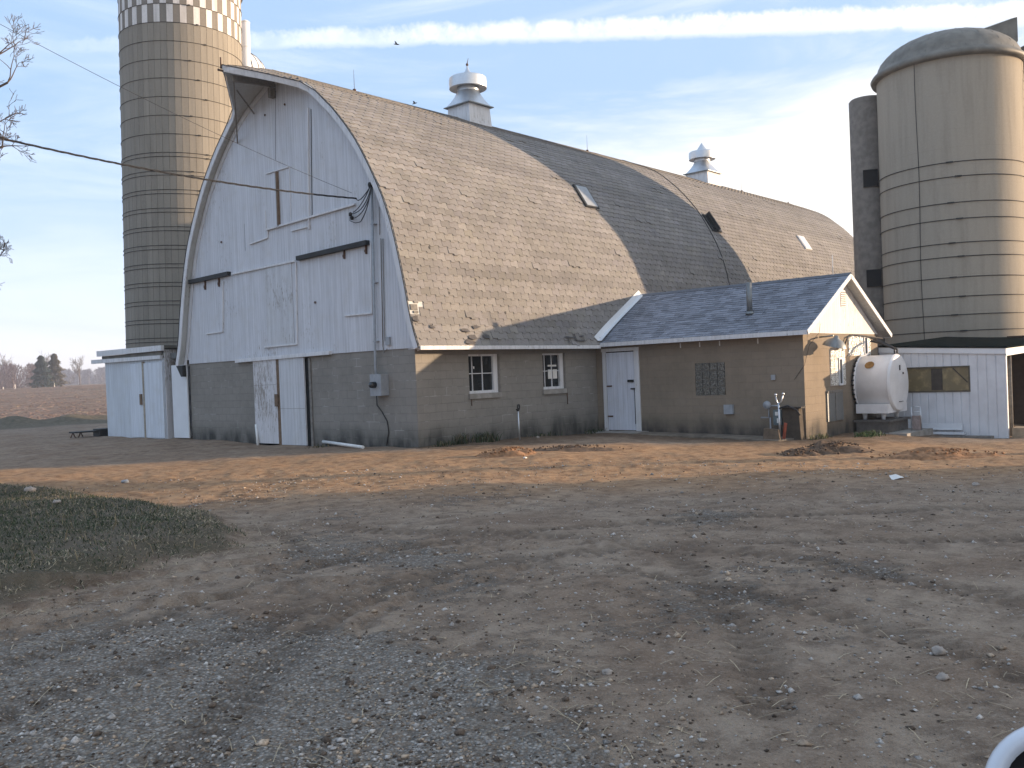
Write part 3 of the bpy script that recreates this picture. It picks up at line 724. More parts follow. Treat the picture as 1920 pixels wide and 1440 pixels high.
mb = MB(); mb.box(r2[0]+.30, r2[0]+.49, .093, .098, r2[2]+.22, r2[3]-.40); mb.box(r2[0]+.52, r2[0]+.70, .093, .098, r2[2]+.22, r2[3]-.40); mb.box(r2[0]+.30, r2[0]+.68, .093, .098, r2[3]-.32, r2[3]-.27)
build_each('notice_paper', mb, paper, w2)
mb = MB(); mb.box(r1[0]+.23, r1[0]+.27, .093, .098, r1[3]-.32, r1[3]-.26); build('sticker', mb, paper, w1)
# downspout stain strip / crack below window
mb = MB(); mb.tube([(5.74, -.015, 1.2), (5.745, -.015, .75)], .012, 6); mb.tube([(1.84, -.015, 1.07), (1.85, -.015, .9)], .012, 6); build_each('wall_strap', mb, rust, barn)

# roof damage: exposed wood, loose dark flaps
def roofpt(x, s, side=-1, h=.0):
    p = prof(s); nn, tt = pnorm(s); q = p+nn*h; return np.array([x, YC+side*q[0], q[1]])
def roofquad(mb, x0, x1, s0, s1, h=.02, skew=0., curl=0.):
    vs = [roofpt(x0, s0, h=h+curl), roofpt(x1, s0+skew, h=h), roofpt(x1, s1+skew, h=h), roofpt(x0, s1, h=h)]
    vv = vs+[roofpt(x0, s0, h=-.0), roofpt(x1, s0+skew, h=-.0), roofpt(x1, s1+skew, h=0.), roofpt(x0, s1, h=0.)]
    mb.add(vv, [(0,1,2,3),(0,4,5,1),(1,5,6,2),(2,6,7,3),(3,7,4,0)])
mb = MB(); roofquad(mb, -.19, .02, .92, 1.06, .02); roofquad(mb, -.12, .02, .84, .90, .025); build_each('bare_lath', mb, oldwood, roof)
def flap(x0, s0, w, l, c):
    mb = MB(); n = 7; vs = []
    for k in range(n):
        a = 2*PI*k/n; r = 1+.35*rng.normal()*.6; x = x0+w*.5*math.cos(a)*r; ss = s0+l*.5*math.sin(a)*r; vs.append(roofpt(x, ss, h=.032+.03*max(0, -math.sin(a))))
    vs.append(roofpt(x0, s0, h=.034)); mb.add(vs, [(k, (k+1) % n, n) for k in range(n)]); build('torn_shingle', mb, c, roof)
felt = m_plain('old_roofing_felt', (.10,.092,.088), .9, scale=12)
for a in ((1.45,.42,.36,.12),(1.62,.24,.30,.14),(1.50,.10,.42,.13),(2.15,.25,.28,.13),(-.12,.70,.22,.16),(1.85,.52,.3,.1),(.35,.5,.16,.1)): flap(*a, felt)
for a in ((5.5,.26,.6,.05),(5.8,.24,.05,.34),(5.95,.16,.45,.05),(5.45,.15,.05,.2),(6.15,.3,.3,.05)): flap(*a, felt)
for xx, ss in ((.25,1.9),(1.15,1.35),(3.1,.9),(.8,2.5),(2.2,1.75)):
    mb = MB(); roofquad(mb, xx, xx+.05, ss, ss+.07, .018); build('nail_hole', mb, dark, roof)

# roof hatches / skylights
def s_of_z(z): return float(np.interp(z, PFa[:, 1], arc))
def hatch(x0, x1, z0, z1, mat, lidlift, label, fr=galv_dk):
    s0, s1 = s_of_z(z0), s_of_z(z1)
    f = MB(); roofquad(f, x0, x1, s0, s1, .07); h = build('roof_hatch', f, fr, roof, label=label)
    g = MB(); roofquad(g, x0+.07, x1-.07, s0+.05, s1-.05, .085 if lidlift == 0 else lidlift); build('hatch_pane', g, mat, h)
    return h
hatch(8.38, 9.08, 6.78, 7.55, grey_box, 0, 'pale metal roof hatch', dark)
hatch(16.26, 16.95, 6.75, 7.42, glass, 0, 'dark glazed roof hatch', dark)
hatch(24.38, 25.05, 6.68, 7.32, white_clean, 0, 'bright white roof hatch', white_plain)
mb = MB(); roofquad(mb, 16.55, 16.62, s_of_z(6.75), s_of_z(7.45), .22); build('hatch_lid_edge', mb, dark, roof)
# lightning cable down the roof
mb = MB(); mb.tube([roofpt(15.6+.9*math.sin(k/22*1.2), .6+k*(arc[-1]-.7)/22, h=.03) for k in range(23)], .014, 5); build('lightning_cable', mb, dark, roof)
for xx in (2.75, 14.2, 22.8, 26.8, 32.0):
    mb = MB(); mb.tube([(xx, YC, 10.2), (xx, YC, 10.28)], .05, 8); mb.tube([(xx, YC, 10.28), (xx, YC, 10.86)], [.008, .004], 6); build('lightning_rod', mb, rust, roof)

# ventilators (square painted base, sheet metal transition, round drum)
def ventilator(xc, h2, bh, th_, r, R, dh, ch, finial, label):
    z0 = 10.22; yc = YC; hb = h2-.11
    b = MB(); zl = z0-.75
    top = z0+bh; bt = hb*1.16
    vs = [(xc-bt, yc-bt, zl), (xc+bt, yc-bt, zl), (xc+bt, yc+bt, zl), (xc-bt, yc+bt, zl), (xc-hb, yc-hb, top), (xc+hb, yc-hb, top), (xc+hb, yc+hb, top), (xc-hb, yc+hb, top)]
    b.add(vs, [(0,3,2,1),(4,5,6,7),(0,1,5,4),(1,2,6,5),(2,3,7,6),(3,0,4,7)])
    v = build('ventilator', b, white_plain, roof, label=label)
    e = MB(); e.box(xc-h2, xc+h2, yc-h2, yc+h2, top-.02, top+.01); build('neck_flange', e, galv_dk, v)
    e = MB(); n = 32; rings = []
    for j in range(9):
        t = j/8
        for i in range(n):
            a = 2*PI*(i+.5)/n; ca_, sa_ = math.cos(a), math.sin(a); sq_ = 1/max(abs(ca_), abs(sa_))
            rs = h2*.97*(1-t)**1.5+r*(1-(1-t)**1.5); m_ = (1-t)**.8; rad = rs*(m_*sq_+(1-m_))
            rings.append((xc+rad*ca_, yc+rad*sa_, top+.012+t*th_))
    e.add(rings, [(j*n+i, j*n+(i+1) % n, (j+1)*n+(i+1) % n, (j+1)*n+i) for j in range(8) for i in range(n)], True)
    zt_ = top+th_; e.lathe([(r, 0), (r, .32)], (xc, yc, zt_), 32); build('sheet_metal_neck', e, galv, v)
    d = MB(); zc = zt_+.12
    zb2 = zc
    d.lathe([(r*1.02,.03),(R*.96,-.01),(R,-.01)], (xc, yc, zb2), 40, smooth=False); d.lathe([(R,-.01),(R*1.012,dh*.45),(R*.995,dh*.9)], (xc, yc, zb2), 40); d.lathe([(R*.995,dh*.9),(R*.93,dh),(R*.8,dh+.02)], (xc, yc, zb2), 40)
    if finial: d.lathe([(R*.8,dh+.02),(r*.95,dh+.07),(r*.45,dh+.13),(r*.20,dh+.13+ch*.35),(r*.10,dh+.13+ch*.7),(.015,dh+.13+ch)], (xc, yc, zb2), 40)
    else: d.lathe([(R*.8,dh+.02),(r*.74,dh+.05)], (xc, yc, zb2), 40); d.lathe([(r*.74,dh+.05),(.01,dh+ch)], (xc, yc, zb2), 28)
    build('drum_cap', d, galv, v)
    if finial:
        q = MB(); zz = zc+dh+.10+ch; q.lathe([(.0,-.02),(.035,.01),(.045,.045),(.035,.08),(.0,.10)], (xc, yc, zz), 12); q.tube([(xc, yc, zz+.08), (xc+.02, yc-.05, zz+.26)], [.015, .005], 6); build('finial', q, rust, v)
    return v
ventilator(7.62, .60, .44, .52, .37, .63, .36, .30, True, 'nearer ventilator with spired round cap')
ventilator(23.05, .66, .34, .55, .36, .60, .34, .42, False, 'farther ventilator with conical round cap')

# conduit, meter, cables on the gable
mb = MB(); a = pl(697,350,0,-.12); b = pl(704,690,0,-.12); c_ = pl(706,712,0,-.12); mb.tube([a, b, c_], .032, 10)
for yy in (420, 530, 640): q = pl(699+(yy-420)*.02, yy, 0, -.12); mb.box(-.14, -.03, q[1]-.06, q[1]+.06, q[2]-.012, q[2]+.012)
build('service_conduit', mb, grey_box, barn)
mb = MB(); q = pl(695,347,0,-.14); mb.lathe([(0,.07),(.06,.06),(.075,0),(.05,-.07),(0,-.08)], q, 12); build('weather_head', mb, dark, barn)
a = rect_from_px(693, 702, 715, 742, -.25)
mb = MB(); mb.box(-.25, -.002, a[0], a[1], a[2], a[3]); mbx = build('meter_box', mb, grey_box, barn)
mb = MB(); ym = (a[0]+a[1])/2+.02; mb.lathe([(0,-.16),(.06,-.155),(.075,-.12),(.08,0)], (-.25, ym, a[2]+.27), 20, axis=(1,0,0)); build('meter_dial', mb, glass, mbx)
mb = MB(); mb.tube([pl(706,742,0,-.06), pl(707,760,0,-.04), pl(716,772,0,-.02), pl(726,790,0,-.02), pl(729,810,0,-.02), pl(725,835,0,-.03)], .014, 6); build('ground_cable', mb, dark, barn)
mb = MB(); mb.tube([pl(714,447,0,-.06), pl(718,650,0,-.06)], .012, 6); mb.tube([pl(718,447,0,-.06), pl(721,620,0,-.06), pl(722,640,0,-.06)], .010, 6); mb.tube([pl(711,388,0,-.05), pl(712,440,0,-.05)], .008, 5)
mb.tube([pl(718,650,0,-.06), pl(720,661,0,-.05), pl(726,654,0,-.05)], .010, 6); build_each('thin_conduit', mb, oldwood, barn)
a = rect_from_px(722, 632, 730, 647, -.09); mb = MB(); mb.box(-.09, -.031, a[0], a[1], a[2], a[3]); build('junction_box', mb, grey_box, barn)
mb = MB()
for k, (p, q, r_) in enumerate((((694,350),(676,392),(662,398)),((696,350),(684,398),(660,401)),((697,352),(686,402),(664,409)),((693,352),(672,385),(668,372)),((695,355),(690,395),(676,416)))):
    A, B, C_ = pl(*p,0,-.2), pl(*q,0,-.42), pl(*r_,0,-.15)
    mb.tube([A*(1-t)**2+2*B*t*(1-t)+C_*t*t for t in np.linspace(0, 1, 9)], .013, 6)
mb.tube([pl(676,416,0,-.15), pl(666,418,0,-.15), pl(656,414,0,-.15), pl(656,406,0,-.12)], .010, 6)
build_each('drip_loops', mb, cable_m, barn)
mb = MB()
for p in ((657,402),(660,409)): mb.lathe([(0,-.05),(.04,-.04),(.045,.02),(.03,.05),(0,.06)], pl(*p,0,-.12), 10)
build_each('insulator', mb, dark, barn)

# ------------------------------------------------------------------ overhead wires
END = pl(668, 372, 0, -.16)
def sag(a, b, s, n=26): return [a*(1-t)+b*t-np.array([0, 0, s*4*t*(1-t)]) for t in np.linspace(0, 1, n)]
P0 = at(-420, 150, 14.5); P1 = at(-420, -190, 14.5)
mb = MB(); base = sag(P0, END, .28, 90)
for ph in (0, 2.1, 4.2):
    pts = []
    for i, p in enumerate(base):
        a = ph+i*.9; pts.append(p+np.array([0, math.cos(a)*.014, math.sin(a)*.014]))
    mb.tube(pts, .010, 5)
build('service_cable', mb, cable_m, None, 'thick twisted black service cable swooping down to the barn gable', 'cable', base=P0)
mb = MB(); mb.tube(sag(P1, pl(660,362,0,-.2), .25, 30), .005, 5); build('thin_wire', mb, cable_m, None, 'thin single wire running above the twisted cable to the gable', 'wire', base=P1)
pb = P0.copy(); pb[2] = 0; u_ = thing('utility_pole', (pb[0], pb[1], 0), 'wooden utility pole carrying both barn wires, standing beyond the left edge', 'pole')
mb = MB(); mb.tube([(pb[0], pb[1], -.5), (pb[0], pb[1], P1[2]+.6)], [.16, .11], 12); build('pole_shaft', mb, bark, u_)

# ------------------------------------------------------------------ MILK HOUSE
mh = thing('milk_house', (7.2, -6.4, -.2), 'low tan block milk house with blue-grey shingled gable roof', 'building')
MX0, MX1, MY0 = 7.2, 12.25, -6.4; MRX, MRZ, MEZ = 9.73, 4.0, 2.44
mb = MB(); t_ = .2
dx0, dx1 = -1.43, -.32     # door opening (y range)
mb.box(MX0, MX0+t_, MY0, -3.31-.9, -.9, 2.40); mb.box(MX0, MX0+t_, -3.31, dx0, -.9, 2.40); mb.box(MX0, MX0+t_, -4.21, -3.31, -.9, .88); mb.box(MX0, MX0+t_, -4.21, -3.31, 1.76, 2.40)
mb.box(MX0, MX0+t_, dx0, dx1, 2.2, 2.40); mb.box(MX0, MX0+t_, dx0, dx1, -.9, -.12); mb.box(MX0, MX0+t_, dx1, -.002, -.9, 2.40)
mb.box(MX0+t_, MX1, MY0, MY0+t_, -.9, 2.40); mb.box(MX1-t_, MX1, MY0+t_, -.002, -.9, 2.40)
build('block_wall', mb, block_tan, mh)
mb = MB(); mb.box(7.9, 7.95, -6, -.1, -.1, 2.3); build('interior', mb, void, mh)
# gable siding
mb = MB(); zb_ = 2.403; mb.prism([(MX0-.02, MY0-.02, zb_), (MX1+.02, MY0-.02, zb_), (MRX, MY0-.02, MRZ-.10)], (0, .1, 0)); build_each('gable_siding', mb, m_paint('gable_white', (.70,.67,.64), .5, .14, 3., woodc=(.2,.13,.08)), mh)
# roof slabs
YE = -6.66
def mroof(mb, x_e, z_e, y0, y1, th, up):
    n = np.array([-(z_e-MRZ), 0, (x_e-MRX)]); n = n/np.linalg.norm(n); n = n if n[2] > 0 else -n
    a, b = np.array([MRX, 0, MRZ]), np.array([x_e, 0, z_e]); P = [a, b, b-n*th, a-n*th] if up else None
    mb.prism([(p[0], y0, p[2]) for p in P], (0, y1-y0, 0))
    return n
mb = MB(); xe1, ze1 = 6.90, 2.47; xe2, ze2 = 12.62, 2.42
mroof(mb, xe1, ze1, YE, .25, .09, True); mroof(mb, xe2, ze2, YE, .6, .09, True); mr = build('roof', mb, white_plain, mh)
mb = MB()
for (xe, ze), side in (((xe1, ze1), 0), ((xe2, ze2), 1)):
    a = np.array([xe, ze]); b = np.array([MRX, MRZ]); L = np.linalg.norm(b-a); t = (b-a)/L; n = np.array([-t[1], t[0]]); n = n if n[1] > 0 else -n
    s = -.02; row = 0
    while s < L-.02:
        e = min(.135, L-s); y = YE-.02-rng.uniform(0, .25)
        while y < .3:
            w = rng.uniform(.12, .30); ya, yb = max(y, YE-.02), min(y+w-.003, .3)
            if yb-ya > .02:
                h = .006+.008*(rng.random() < .5); k = rng.uniform(.72, 1.2); c = (.215*k, .228*k, .262*k)
                def P(v, hh, yy): q = a+t*v+n*hh; return (q[0], yy, q[1])
                vs = [P(s, h+.004, ya), P(s, h+.004, yb), P(s+e+.01, .003, yb), P(s+e+.01, .003, ya), P(s, .0, ya), P(s, .0, yb)]
                fs = [(0,1,2,3), (0,4,5,1)]
                mb.add(vs, fs if side else [q[::-1] for q in fs], False, c)
            y += w
        s += .135; row += 1
build('shingles', mb, shingle_b, mr)
mb = MB()
for k in range(24): y = YE-.02+k*.29; mb.add([(MRX-.13, y, MRZ-.045), (MRX, y, MRZ+.035), (MRX+.13, y, MRZ-.045), (MRX-.13, y+.29, MRZ-.05), (MRX, y+.29, MRZ+.028), (MRX+.13, y+.29, MRZ-.05)], [(0,1,4,3),(1,2,5,4)], False, (.14,.15,.17))
build('ridge_cap', mb, shingle_b, mr)
# eave fascia / gutter and barge boards
mb = MB(); mb.box(xe1-.045, xe1-.008, YE, -.22, 2.35, 2.462); mb.box(xe1-.008, MX0-.002, YE+.03, -.22, 2.40, 2.415); mb.box(xe2+.008, xe2+.045, YE, -.3, 2.30, 2.42); build_each('eave_board', mb, white_plain, mh)
mb = MB()
for xe, ze in ((xe1-.03, ze1-.015), (xe2+.03, ze2-.015)):
    a, b = np.array([xe, YE-.015, ze-.055]), np.array([MRX, YE-.015, MRZ-.055]); d = b-a; L = np.linalg.norm(d); t = d/L; n = np.cross(t, (0,1,0)); mb.obox((a+b)/2, t*L/2, n*.06, (0, .012, 0))
build_each('barge_board', mb, white_plain, mh)
mb = MB()   # soffit under the rake
for xe, ze in ((xe1, ze1), (xe2, ze2)):
    a, b = np.array([xe, (YE+MY0)/2-.02, ze-.10]), np.array([MRX, (YE+MY0)/2-.02, MRZ-.10]); d = b-a; L = np.linalg.norm(d); t = d/L; n = np.cross(t, (0,1,0)); mb.obox((a+b)/2, t*L/2, n*.006, (0, .11, 0))
build_each('rake_soffit', mb, soffit, mh)
# flashing against the barn roof
mb = MB()
pts = []
for k in range(9):
    t = k/8; x = xe1-.1+(MRX-xe1+.12)*t; z = ze1+.06+(MRZ-ze1-.02)*t; s = s_of_z(z); hw = prof(s)[0]; pts.append((x, YC-hw, z))
for k in range(8):
    a, b = np.array(pts[k]), np.array(pts[k+1]); q = np.array([-.16, 0, .15]); o = np.array([0,-.05,.0])
    pa = a+q*.5; pb_ = b+q*.5
    ha, hb_ = prof(s_of_z(a[2]+.12))[0], prof(s_of_z(b[2]+.12))[0]
    A1 = np.array([a[0]-.10, YC-ha-.03, a[2]+.12]); B1 = np.array([b[0]-.10, YC-hb_-.03, b[2]+.12])
    vs = [a+(0,-.035,0), b+(0,-.035,0), B1, A1, a+(.02,-.16,.0), b+(.02,-.16,.0)]
    mb.add(vs, [(0,1,2,3),(4,5,1,0)])
t1 = np.array([MRX-.02, YC-prof(s_of_z(MRZ+.05))[0]-.04, MRZ+.06]); mb.add([t1, t1+(.32,.03,-.13), t1+(.28,.02,-.22), t1+(-.04,-.02,-.10), t1+(-.12,.03,.10)], [(0,3,2,1),(0,1,4)])
build('flashing', mb, white_clean, mh)
# door
dm = MB(); dm.box(MX0-.03, MX0+.02, -1.345, -.385, -.08, 2.17); dr = build('door', dm, m_paint('door_white', (.66,.68,.74), .3, .16, 6.), mh)
mb = MB(); mb.box(MX0-.045, MX0-.002, -1.52, -1.36, -.1, 2.2); mb.box(MX0-.045, MX0-.002, -1.52, -.22, 2.202, 2.30); mb.box(MX0-.03, MX0-.002, -.37, -.24, -.1, 2.2); build_each('door_frame', mb, white_plain, mh)
mb = MB(); mb.box(MX0-.055, MX0-.031, -1.33, -1.12, 1.30, 1.37); mb.box(MX0-.06, MX0-.031, -1.37, -1.22, 1.09, 1.13); mb.tube([(MX0-.05,-1.352,1.13),(MX0-.05,-1.352,.1)], .010, 6); build('latch', mb, dark, dr)
for z in (1.20, .32): mb = MB(); mb.box(MX0-.05, MX0-.031, -.56, -.38, z-.02, z+.02); build('hinge', mb, rust, dr)
mb = MB(); mb.box(MX0-.75, MX0+.02, -1.75, -.1, -.35, -.10); build('doorstep', mb, conc, mh)
# glass block window 4 x 4 with vented columns
gw = MB(); gw.box(MX0+.03, MX0+.045, -4.21, -3.31, .88, 1.76); g_ = build('glass_block_window', gw, conc, mh)
gb = MB()
for i in range(4):
    for j in range(4):
        y0_ = -4.21+i*.225+.012; z0_ = .88+j*.22+.01; gb.box(MX0-.005, MX0+.03, y0_, y0_+.20, z0_, z0_+.20)
build('glass_block', gb, gblock, g_)
# small fittings on the wall facing the yard
mb = MB(); mb.box(MX0-.05, MX0-.002, -5.64, -5.53, 1.25, 1.38); build('outlet_box', mb, grey_box, mh)
mb = MB(); mb.box(MX0-.09, MX0-.002, -4.44, -4.18, .38, .63); build('wall_hatch_box', mb, grey_box, mh)
mb = MB()
for y in (-2.9, -3.5, -4.1, -5.2): mb.box(MX0-.01, MX0-.001, y, y+.03, 2.2, 2.33)
build_each('paint_drip', mb, paper, mh)
# vent pipe through the roof
mb = MB(); mb.tube([(7.9, -4.63, 3.0), (7.9, -4.63, 3.86)], .075, 14); mb.lathe([(.12,-.0),(.09,.05),(.078,.06)], (7.9, -4.63, 3.03), 14); build('vent_pipe', mb, galv_dk, mh)
# louvre, barn light, glass blocks, little windows, panel on the gable end
mb = MB(); mb.box(9.60, 9.92, MY0-.035, MY0-.021, 3.13, 3.58); lv = build('louvre', mb, white_plain, mh)
mb = MB()
for k in range(7): mb.box(9.63, 9.89, MY0-.05, MY0-.036, 3.16+k*.058, 3.175+k*.058)
build('louvre_slat', mb, dark, lv)
def gbl(x0, x1, z0, z1, nx, nz, hole, nm='glass_block_window'):
    b_ = MB(); b_.box(x0, x1, MY0-.012, MY0-.002, z0, z1); w = build(nm, b_, paper, mh); g = MB(); dw, dh = (x1-x0)/nx, (z1-z0)/nz
    for i in range(nx):
        for j in range(nz):
            if (i, j) in hole: continue
            g.box(x0+i*dw+.012, x0+(i+1)*dw-.012, MY0-.03, MY0-.0125, z0+j*dh+.012, z0+(j+1)*dh-.012)
    build('glass_block', g, gblock_l, w)
    hx = [x0+i*dw for i, j in hole]; hz = [z0+j*dh for i, j in hole]
    fx0, fx1, fz0, fz1 = min(hx), max(hx)+dw, min(hz), max(hz)+dh
    f = MB(); f.box(fx0, fx0+.04, MY0-.055, MY0-.0125, fz0, fz1); f.box(fx1-.04, fx1, MY0-.055, MY0-.0125, fz0, fz1); f.box(fx0+.04, fx1-.04, MY0-.055, MY0-.0125, fz1-.04, fz1); f.box(fx0+.04, fx1-.04, MY0-.07, MY0-.0125, fz0, fz0+.05); fr = build('vent_sash', f, white_clean, w)
    p = MB(); p.box(fx0+.041, fx1-.041, MY0-.03, MY0-.0125, fz0+.051, fz1-.041); build('pane', p, glass, fr)
t = NT('sunlit_glass_block'); nn_ = t.noise(t.obj(), 24, 3); t.bump(t.noise(t.obj(), 26, 2), 1., .03); gblock_l = t.out(t.mix(t.ramp(nn_, .42, .58), (.35,.33,.27), (.85,.84,.80)), .15, spec=.9)  # brighter copy of the glass block, sunlight put into its colour
gbl(8.80, 9.78, 1.02, 2.00, 4, 4, [(1,0),(2,0),(1,1),(2,1),(1,2),(2,2)] and [(2,0),(2,1),(2,2)])
gbl(10.05, 11.65, 1.80, 2.34, 6, 2, [(4,0),(4,1),(5,0),(5,1)] and [(4,0),(4,1)])
mb = MB(); mb.box(8.48, 9.5, MY0-.04, MY0-.002, .10, .90); pn = build('access_panel', mb, galv_dk, mh)
mb = MB(); mb.box(8.48, 9.5, MY0-.055, MY0-.041, .84, .90); mb.box(8.97, 9.0, MY0-.055, MY0-.041, .12, .83); build_each('panel_frame', mb, oldwood, pn)
bl = MB(); bl.box(8.02, 8.20, MY0-.50, MY0-.34, 1.94, 2.02); lm = build('yard_light', bl, paper, mh)
mb = MB(); mb.lathe([(.30,-.02),(.27,.05),(.19,.14),(.07,.20),(.05,.26),(0,.27)], (8.12, MY0-.42, 2.06), 28, axis=(0,-.25,.968)); mb.tube([(8.12,MY0-.03,2.3),(8.12,MY0-.40,2.32)], .02, 8); build('lamp_shade', mb, galv_dk, lm)
mb = MB(); mb.tube([(7.62, YE-.02, 2.62), (7.72, MY0-.2, 2.4), (7.5, MY0-.03, 2.1), (7.2-.01, MY0-.02, 1.6), (MX0-.02, MY0+.25, 1.25)], .005, 6); build('loose_wire', mb, dark, mh)
mb = MB(); mb.tube([(9.6, MY0-.02, 1.95), (9.9, MY0-.06, 2.3), (10.3, MY0-.08, 2.38), (12.4, MY0-.1, 2.28)], .022, 6); build('black_hose', mb, cable_m, mh)
mb = MB(); mb.tube([(MRX-.02, -6.2, MRZ), (MRX-.03, -6.2, MRZ+.55)], [.014, .006], 6); build('lightning_rod', mb, white_clean, mh)
# concrete walk in front of milk house
mb = MB(); mb.prism([(6.3,-.9,-.15),(7.15,-.7,-.14),(7.15,-6.3,-.24),(6.25,-6.1,-.26),(6.4,-3.5,-.20)], (0, 0, .045)); build('concrete_walk', mb, m_plain('dirty_walk', (.19,.16,.125), .95, var=.4, scale=3, bump=.5), None, 'dirty concrete walk along the milk house wall', 'pavement', kind='structure')

# gas meter
gm = thing('gas_meter', (6.95, -5.65, -.2), 'grey gas meter with pipes standing by the milk house wall', 'gas meter')
mb = MB(); mb.box(6.90, 7.12, -5.90, -5.68, .12, .50); build('meter_body', mb, m_plain('blue_grey_enamel', (.13,.17,.18), .5), gm)
mb = MB(); mb.box(6.885, 6.899, -5.86, -5.74, .36, .45); mb.box(6.885, 6.899, -5.84, -5.78, .17, .29); build_each('meter_plate', mb, paper, gm)
mb = MB(); mb.tube([(7.0,-5.8,.50),(7.0,-5.8,.60),(7.0,-5.52,.60),(7.0,-5.52,.3),(7.0,-5.3,.3)], .025, 8); mb.tube([(7.0,-5.55,.3),(7.0,-5.55,-.3)], .022, 8); mb.lathe([(0,-.03),(.10,-.02),(.11,.02),(.04,.05),(0,.05)], (6.93,-5.5,.62), 14, axis=(1,0,0)); build('meter_pipe', mb, grey_box, gm)
# frost-free valve post with twin fittings
vp = thing('valve_post', (6.6, -6.0, -.2), 'upright pipe with twin brass taps beside the gas meter', 'standpipe')
mb = MB(); mb.tube([(6.62,-5.98,-.3),(6.60,-5.98,.70)], .026, 8); mb.tube([(6.60,-5.98,.62),(6.60,-5.93,.74),(6.60,-5.91,.86)], .018, 8); mb.tube([(6.60,-5.98,.62),(6.60,-6.06,.74),(6.60,-6.10,.88)], .018, 8); build('standpipe', mb, galv, vp)
mb = MB()
for q in ((6.6,-5.905,.89),(6.6,-6.105,.91)): mb.lathe([(0,-.035),(.035,-.02),(.035,.02),(0,.035)], q, 10)
build_each('tap', mb, galv, vp)
mb = MB(); mb.tube([(6.6,-5.98,.55),(6.62,-6.2,.62),(6.66,-6.42,.5),(6.66,-6.5,.38)], .022, 8); build('hose', mb, cable_m, vp)
# brown bin behind
bn = thing('feed_bin', (6.9,-6.2,-.2), 'small brown box leaning at the milk house corner behind the tap', 'box')
mb = MB(); mb.obox((6.95,-6.18,.12), (.10,0,0), (0,.22,0), (0,.02,.42)); build('bin_body', mb, m_plain('brown_board', (.075,.06,.045), .9), bn)
mb = MB(); mb.obox((6.93,-6.2,.56), (.14,0,.0), (0,.27,0), (0,0,.018)); build('bin_lid', mb, m_plain('dark_board', (.05,.045,.04), .8), bn)
mb = MB(); mb.obox((6.62,-6.10,-.05), (.012,0,0), (0,.035,.01), (0,-.04,.24)); build('marker_stake', mb, orange_tag, None, 'short faded red stake in front of the brown box', 'stake', base=(6.62,-6.1,-.25))
mb = MB(); mb.obox((6.45,-5.95,-.06), (.22,0,0), (0,.05,.0), (0,0,.22)) if False else mb.prism([(6.4,-5.62,-.25),(6.4,-6.08,-.25),(6.4,-6.04,.04),(6.4,-5.66,.07)], (.10,0,0)); build('stone_slab', mb, m_plain('brown_stone', (.16,.12,.085), .95, scale=9, bump=.6), None, 'upright brown stone slab at the foot of the tap', 'slab', base=(6.4,-5.85,-.25))

# ------------------------------------------------------------------ MILK TANK
tk = thing('milk_tank', (10.95, -6.9, -.3), 'white cylindrical bulk milk tank sticking out of the gable wall', 'tank')
TC = (10.95, -6.44, 1.02); R_ = .77
mb = MB(); mb.lathe([(R_*.97,0),(R_,.02),(R_,.95)], TC, 64, axis=(0,-1,0)); mb.lathe([(R_,.95),(R_*.985,.975),(R_*.955,.985)], TC, 64, axis=(0,-1,0)); mb.lathe([(R_*.955,.985),(R_*.6,1.01),(.001,1.02)], TC, 64, axis=(0,-1,0)); build('tank_shell', mb, tank_m, tk)
mb = MB(); mb.lathe([(R_+.004,.90),(R_+.018,.91),(R_+.018,.94),(R_+.004,.95)], TC, 56, axis=(0,-1,0)); mb.lathe([(R_+.004,.02),(R_+.03,.03),(R_+.03,.06),(R_+.004,.07)], TC, 56, axis=(0,-1,0)); build_each('tank_band', mb, tank_m, tk)
mb = MB(); mb.box(10.95-.74, 10.95+.74, -7.36, -6.5, .22, .47); build('tank_skirt', mb, tank_m, tk)
mb = MB(); mb.box(10.90, 10.94, -7.475, -7.452, 1.36, 1.50); mb.box(11.15, 11.19, -7.475, -7.45, 1.25, 1.30); mb.box(10.8, 11.1, -7.47, -7.455, .50, .515); build_each('tank_marking', mb, dark, tk)
mb = MB(); mb.lathe([(.0, .0),(.09,.0),(.13,.004)], (10.95-R_*.76,-6.85,1.02+R_*.66), 10, axis=(-.75,0,.66)); build('rust_patch', mb, m_plain('rust_stain', (.30,.16,.05), .9), tk)
for x, y in ((10.45,-7.15),(11.45,-7.15),(10.45,-6.65),(11.45,-6.65)): mb = MB(); mb.tube([(x,y,.24),(x,y,.04)], [.07,.05], 12); build('tank_leg', mb, white_clean, tk)
mb = MB(); mb.tube([(11.05,-7.3,1.75),(11.02,-7.3,1.95),(11.0,-7.0,2.1),(11.2,-6.6,2.2)], .03, 8); mb.tube([(11.2,-7.3,1.75),(11.18,-7.32,1.93),(11.1,-7.0,2.12),(11.4,-6.6,2.22)], .03, 8); build_each('tank_hose', mb, cable_m, tk)
mb = MB()
for k in range(11): z = .35+k*.13; mb.lathe([(0,-.03),(.035,-.02),(.035,.02),(0,.03)], (10.95-math.sqrt(max(.01,.80**2-(z-1.02)**2))*1.0, -6.46, z), 8)
build_each('seal_bolt', mb, dark, tk)
mb = MB(); mb.box(10.2, 11.75, -7.35, -6.5, -.6, -.02); mb.box(10.15, 11.8, -7.42, -6.44, -.02, .04); build('tank_plinth', mb, m_plain('dark_concrete', (.12,.11,.10), .9), None, 'dark concrete plinth carrying the white milk tank', 'plinth', base=(10.9,-6.9,-.5))
mb = MB(); mb.box(10.0, 12.1, -7.9, -6.45, -.6, -.30); build('tank_slab', mb, conc, None, 'broken concrete slab around the tank plinth', 'slab', base=(11,-7.2,-.6))
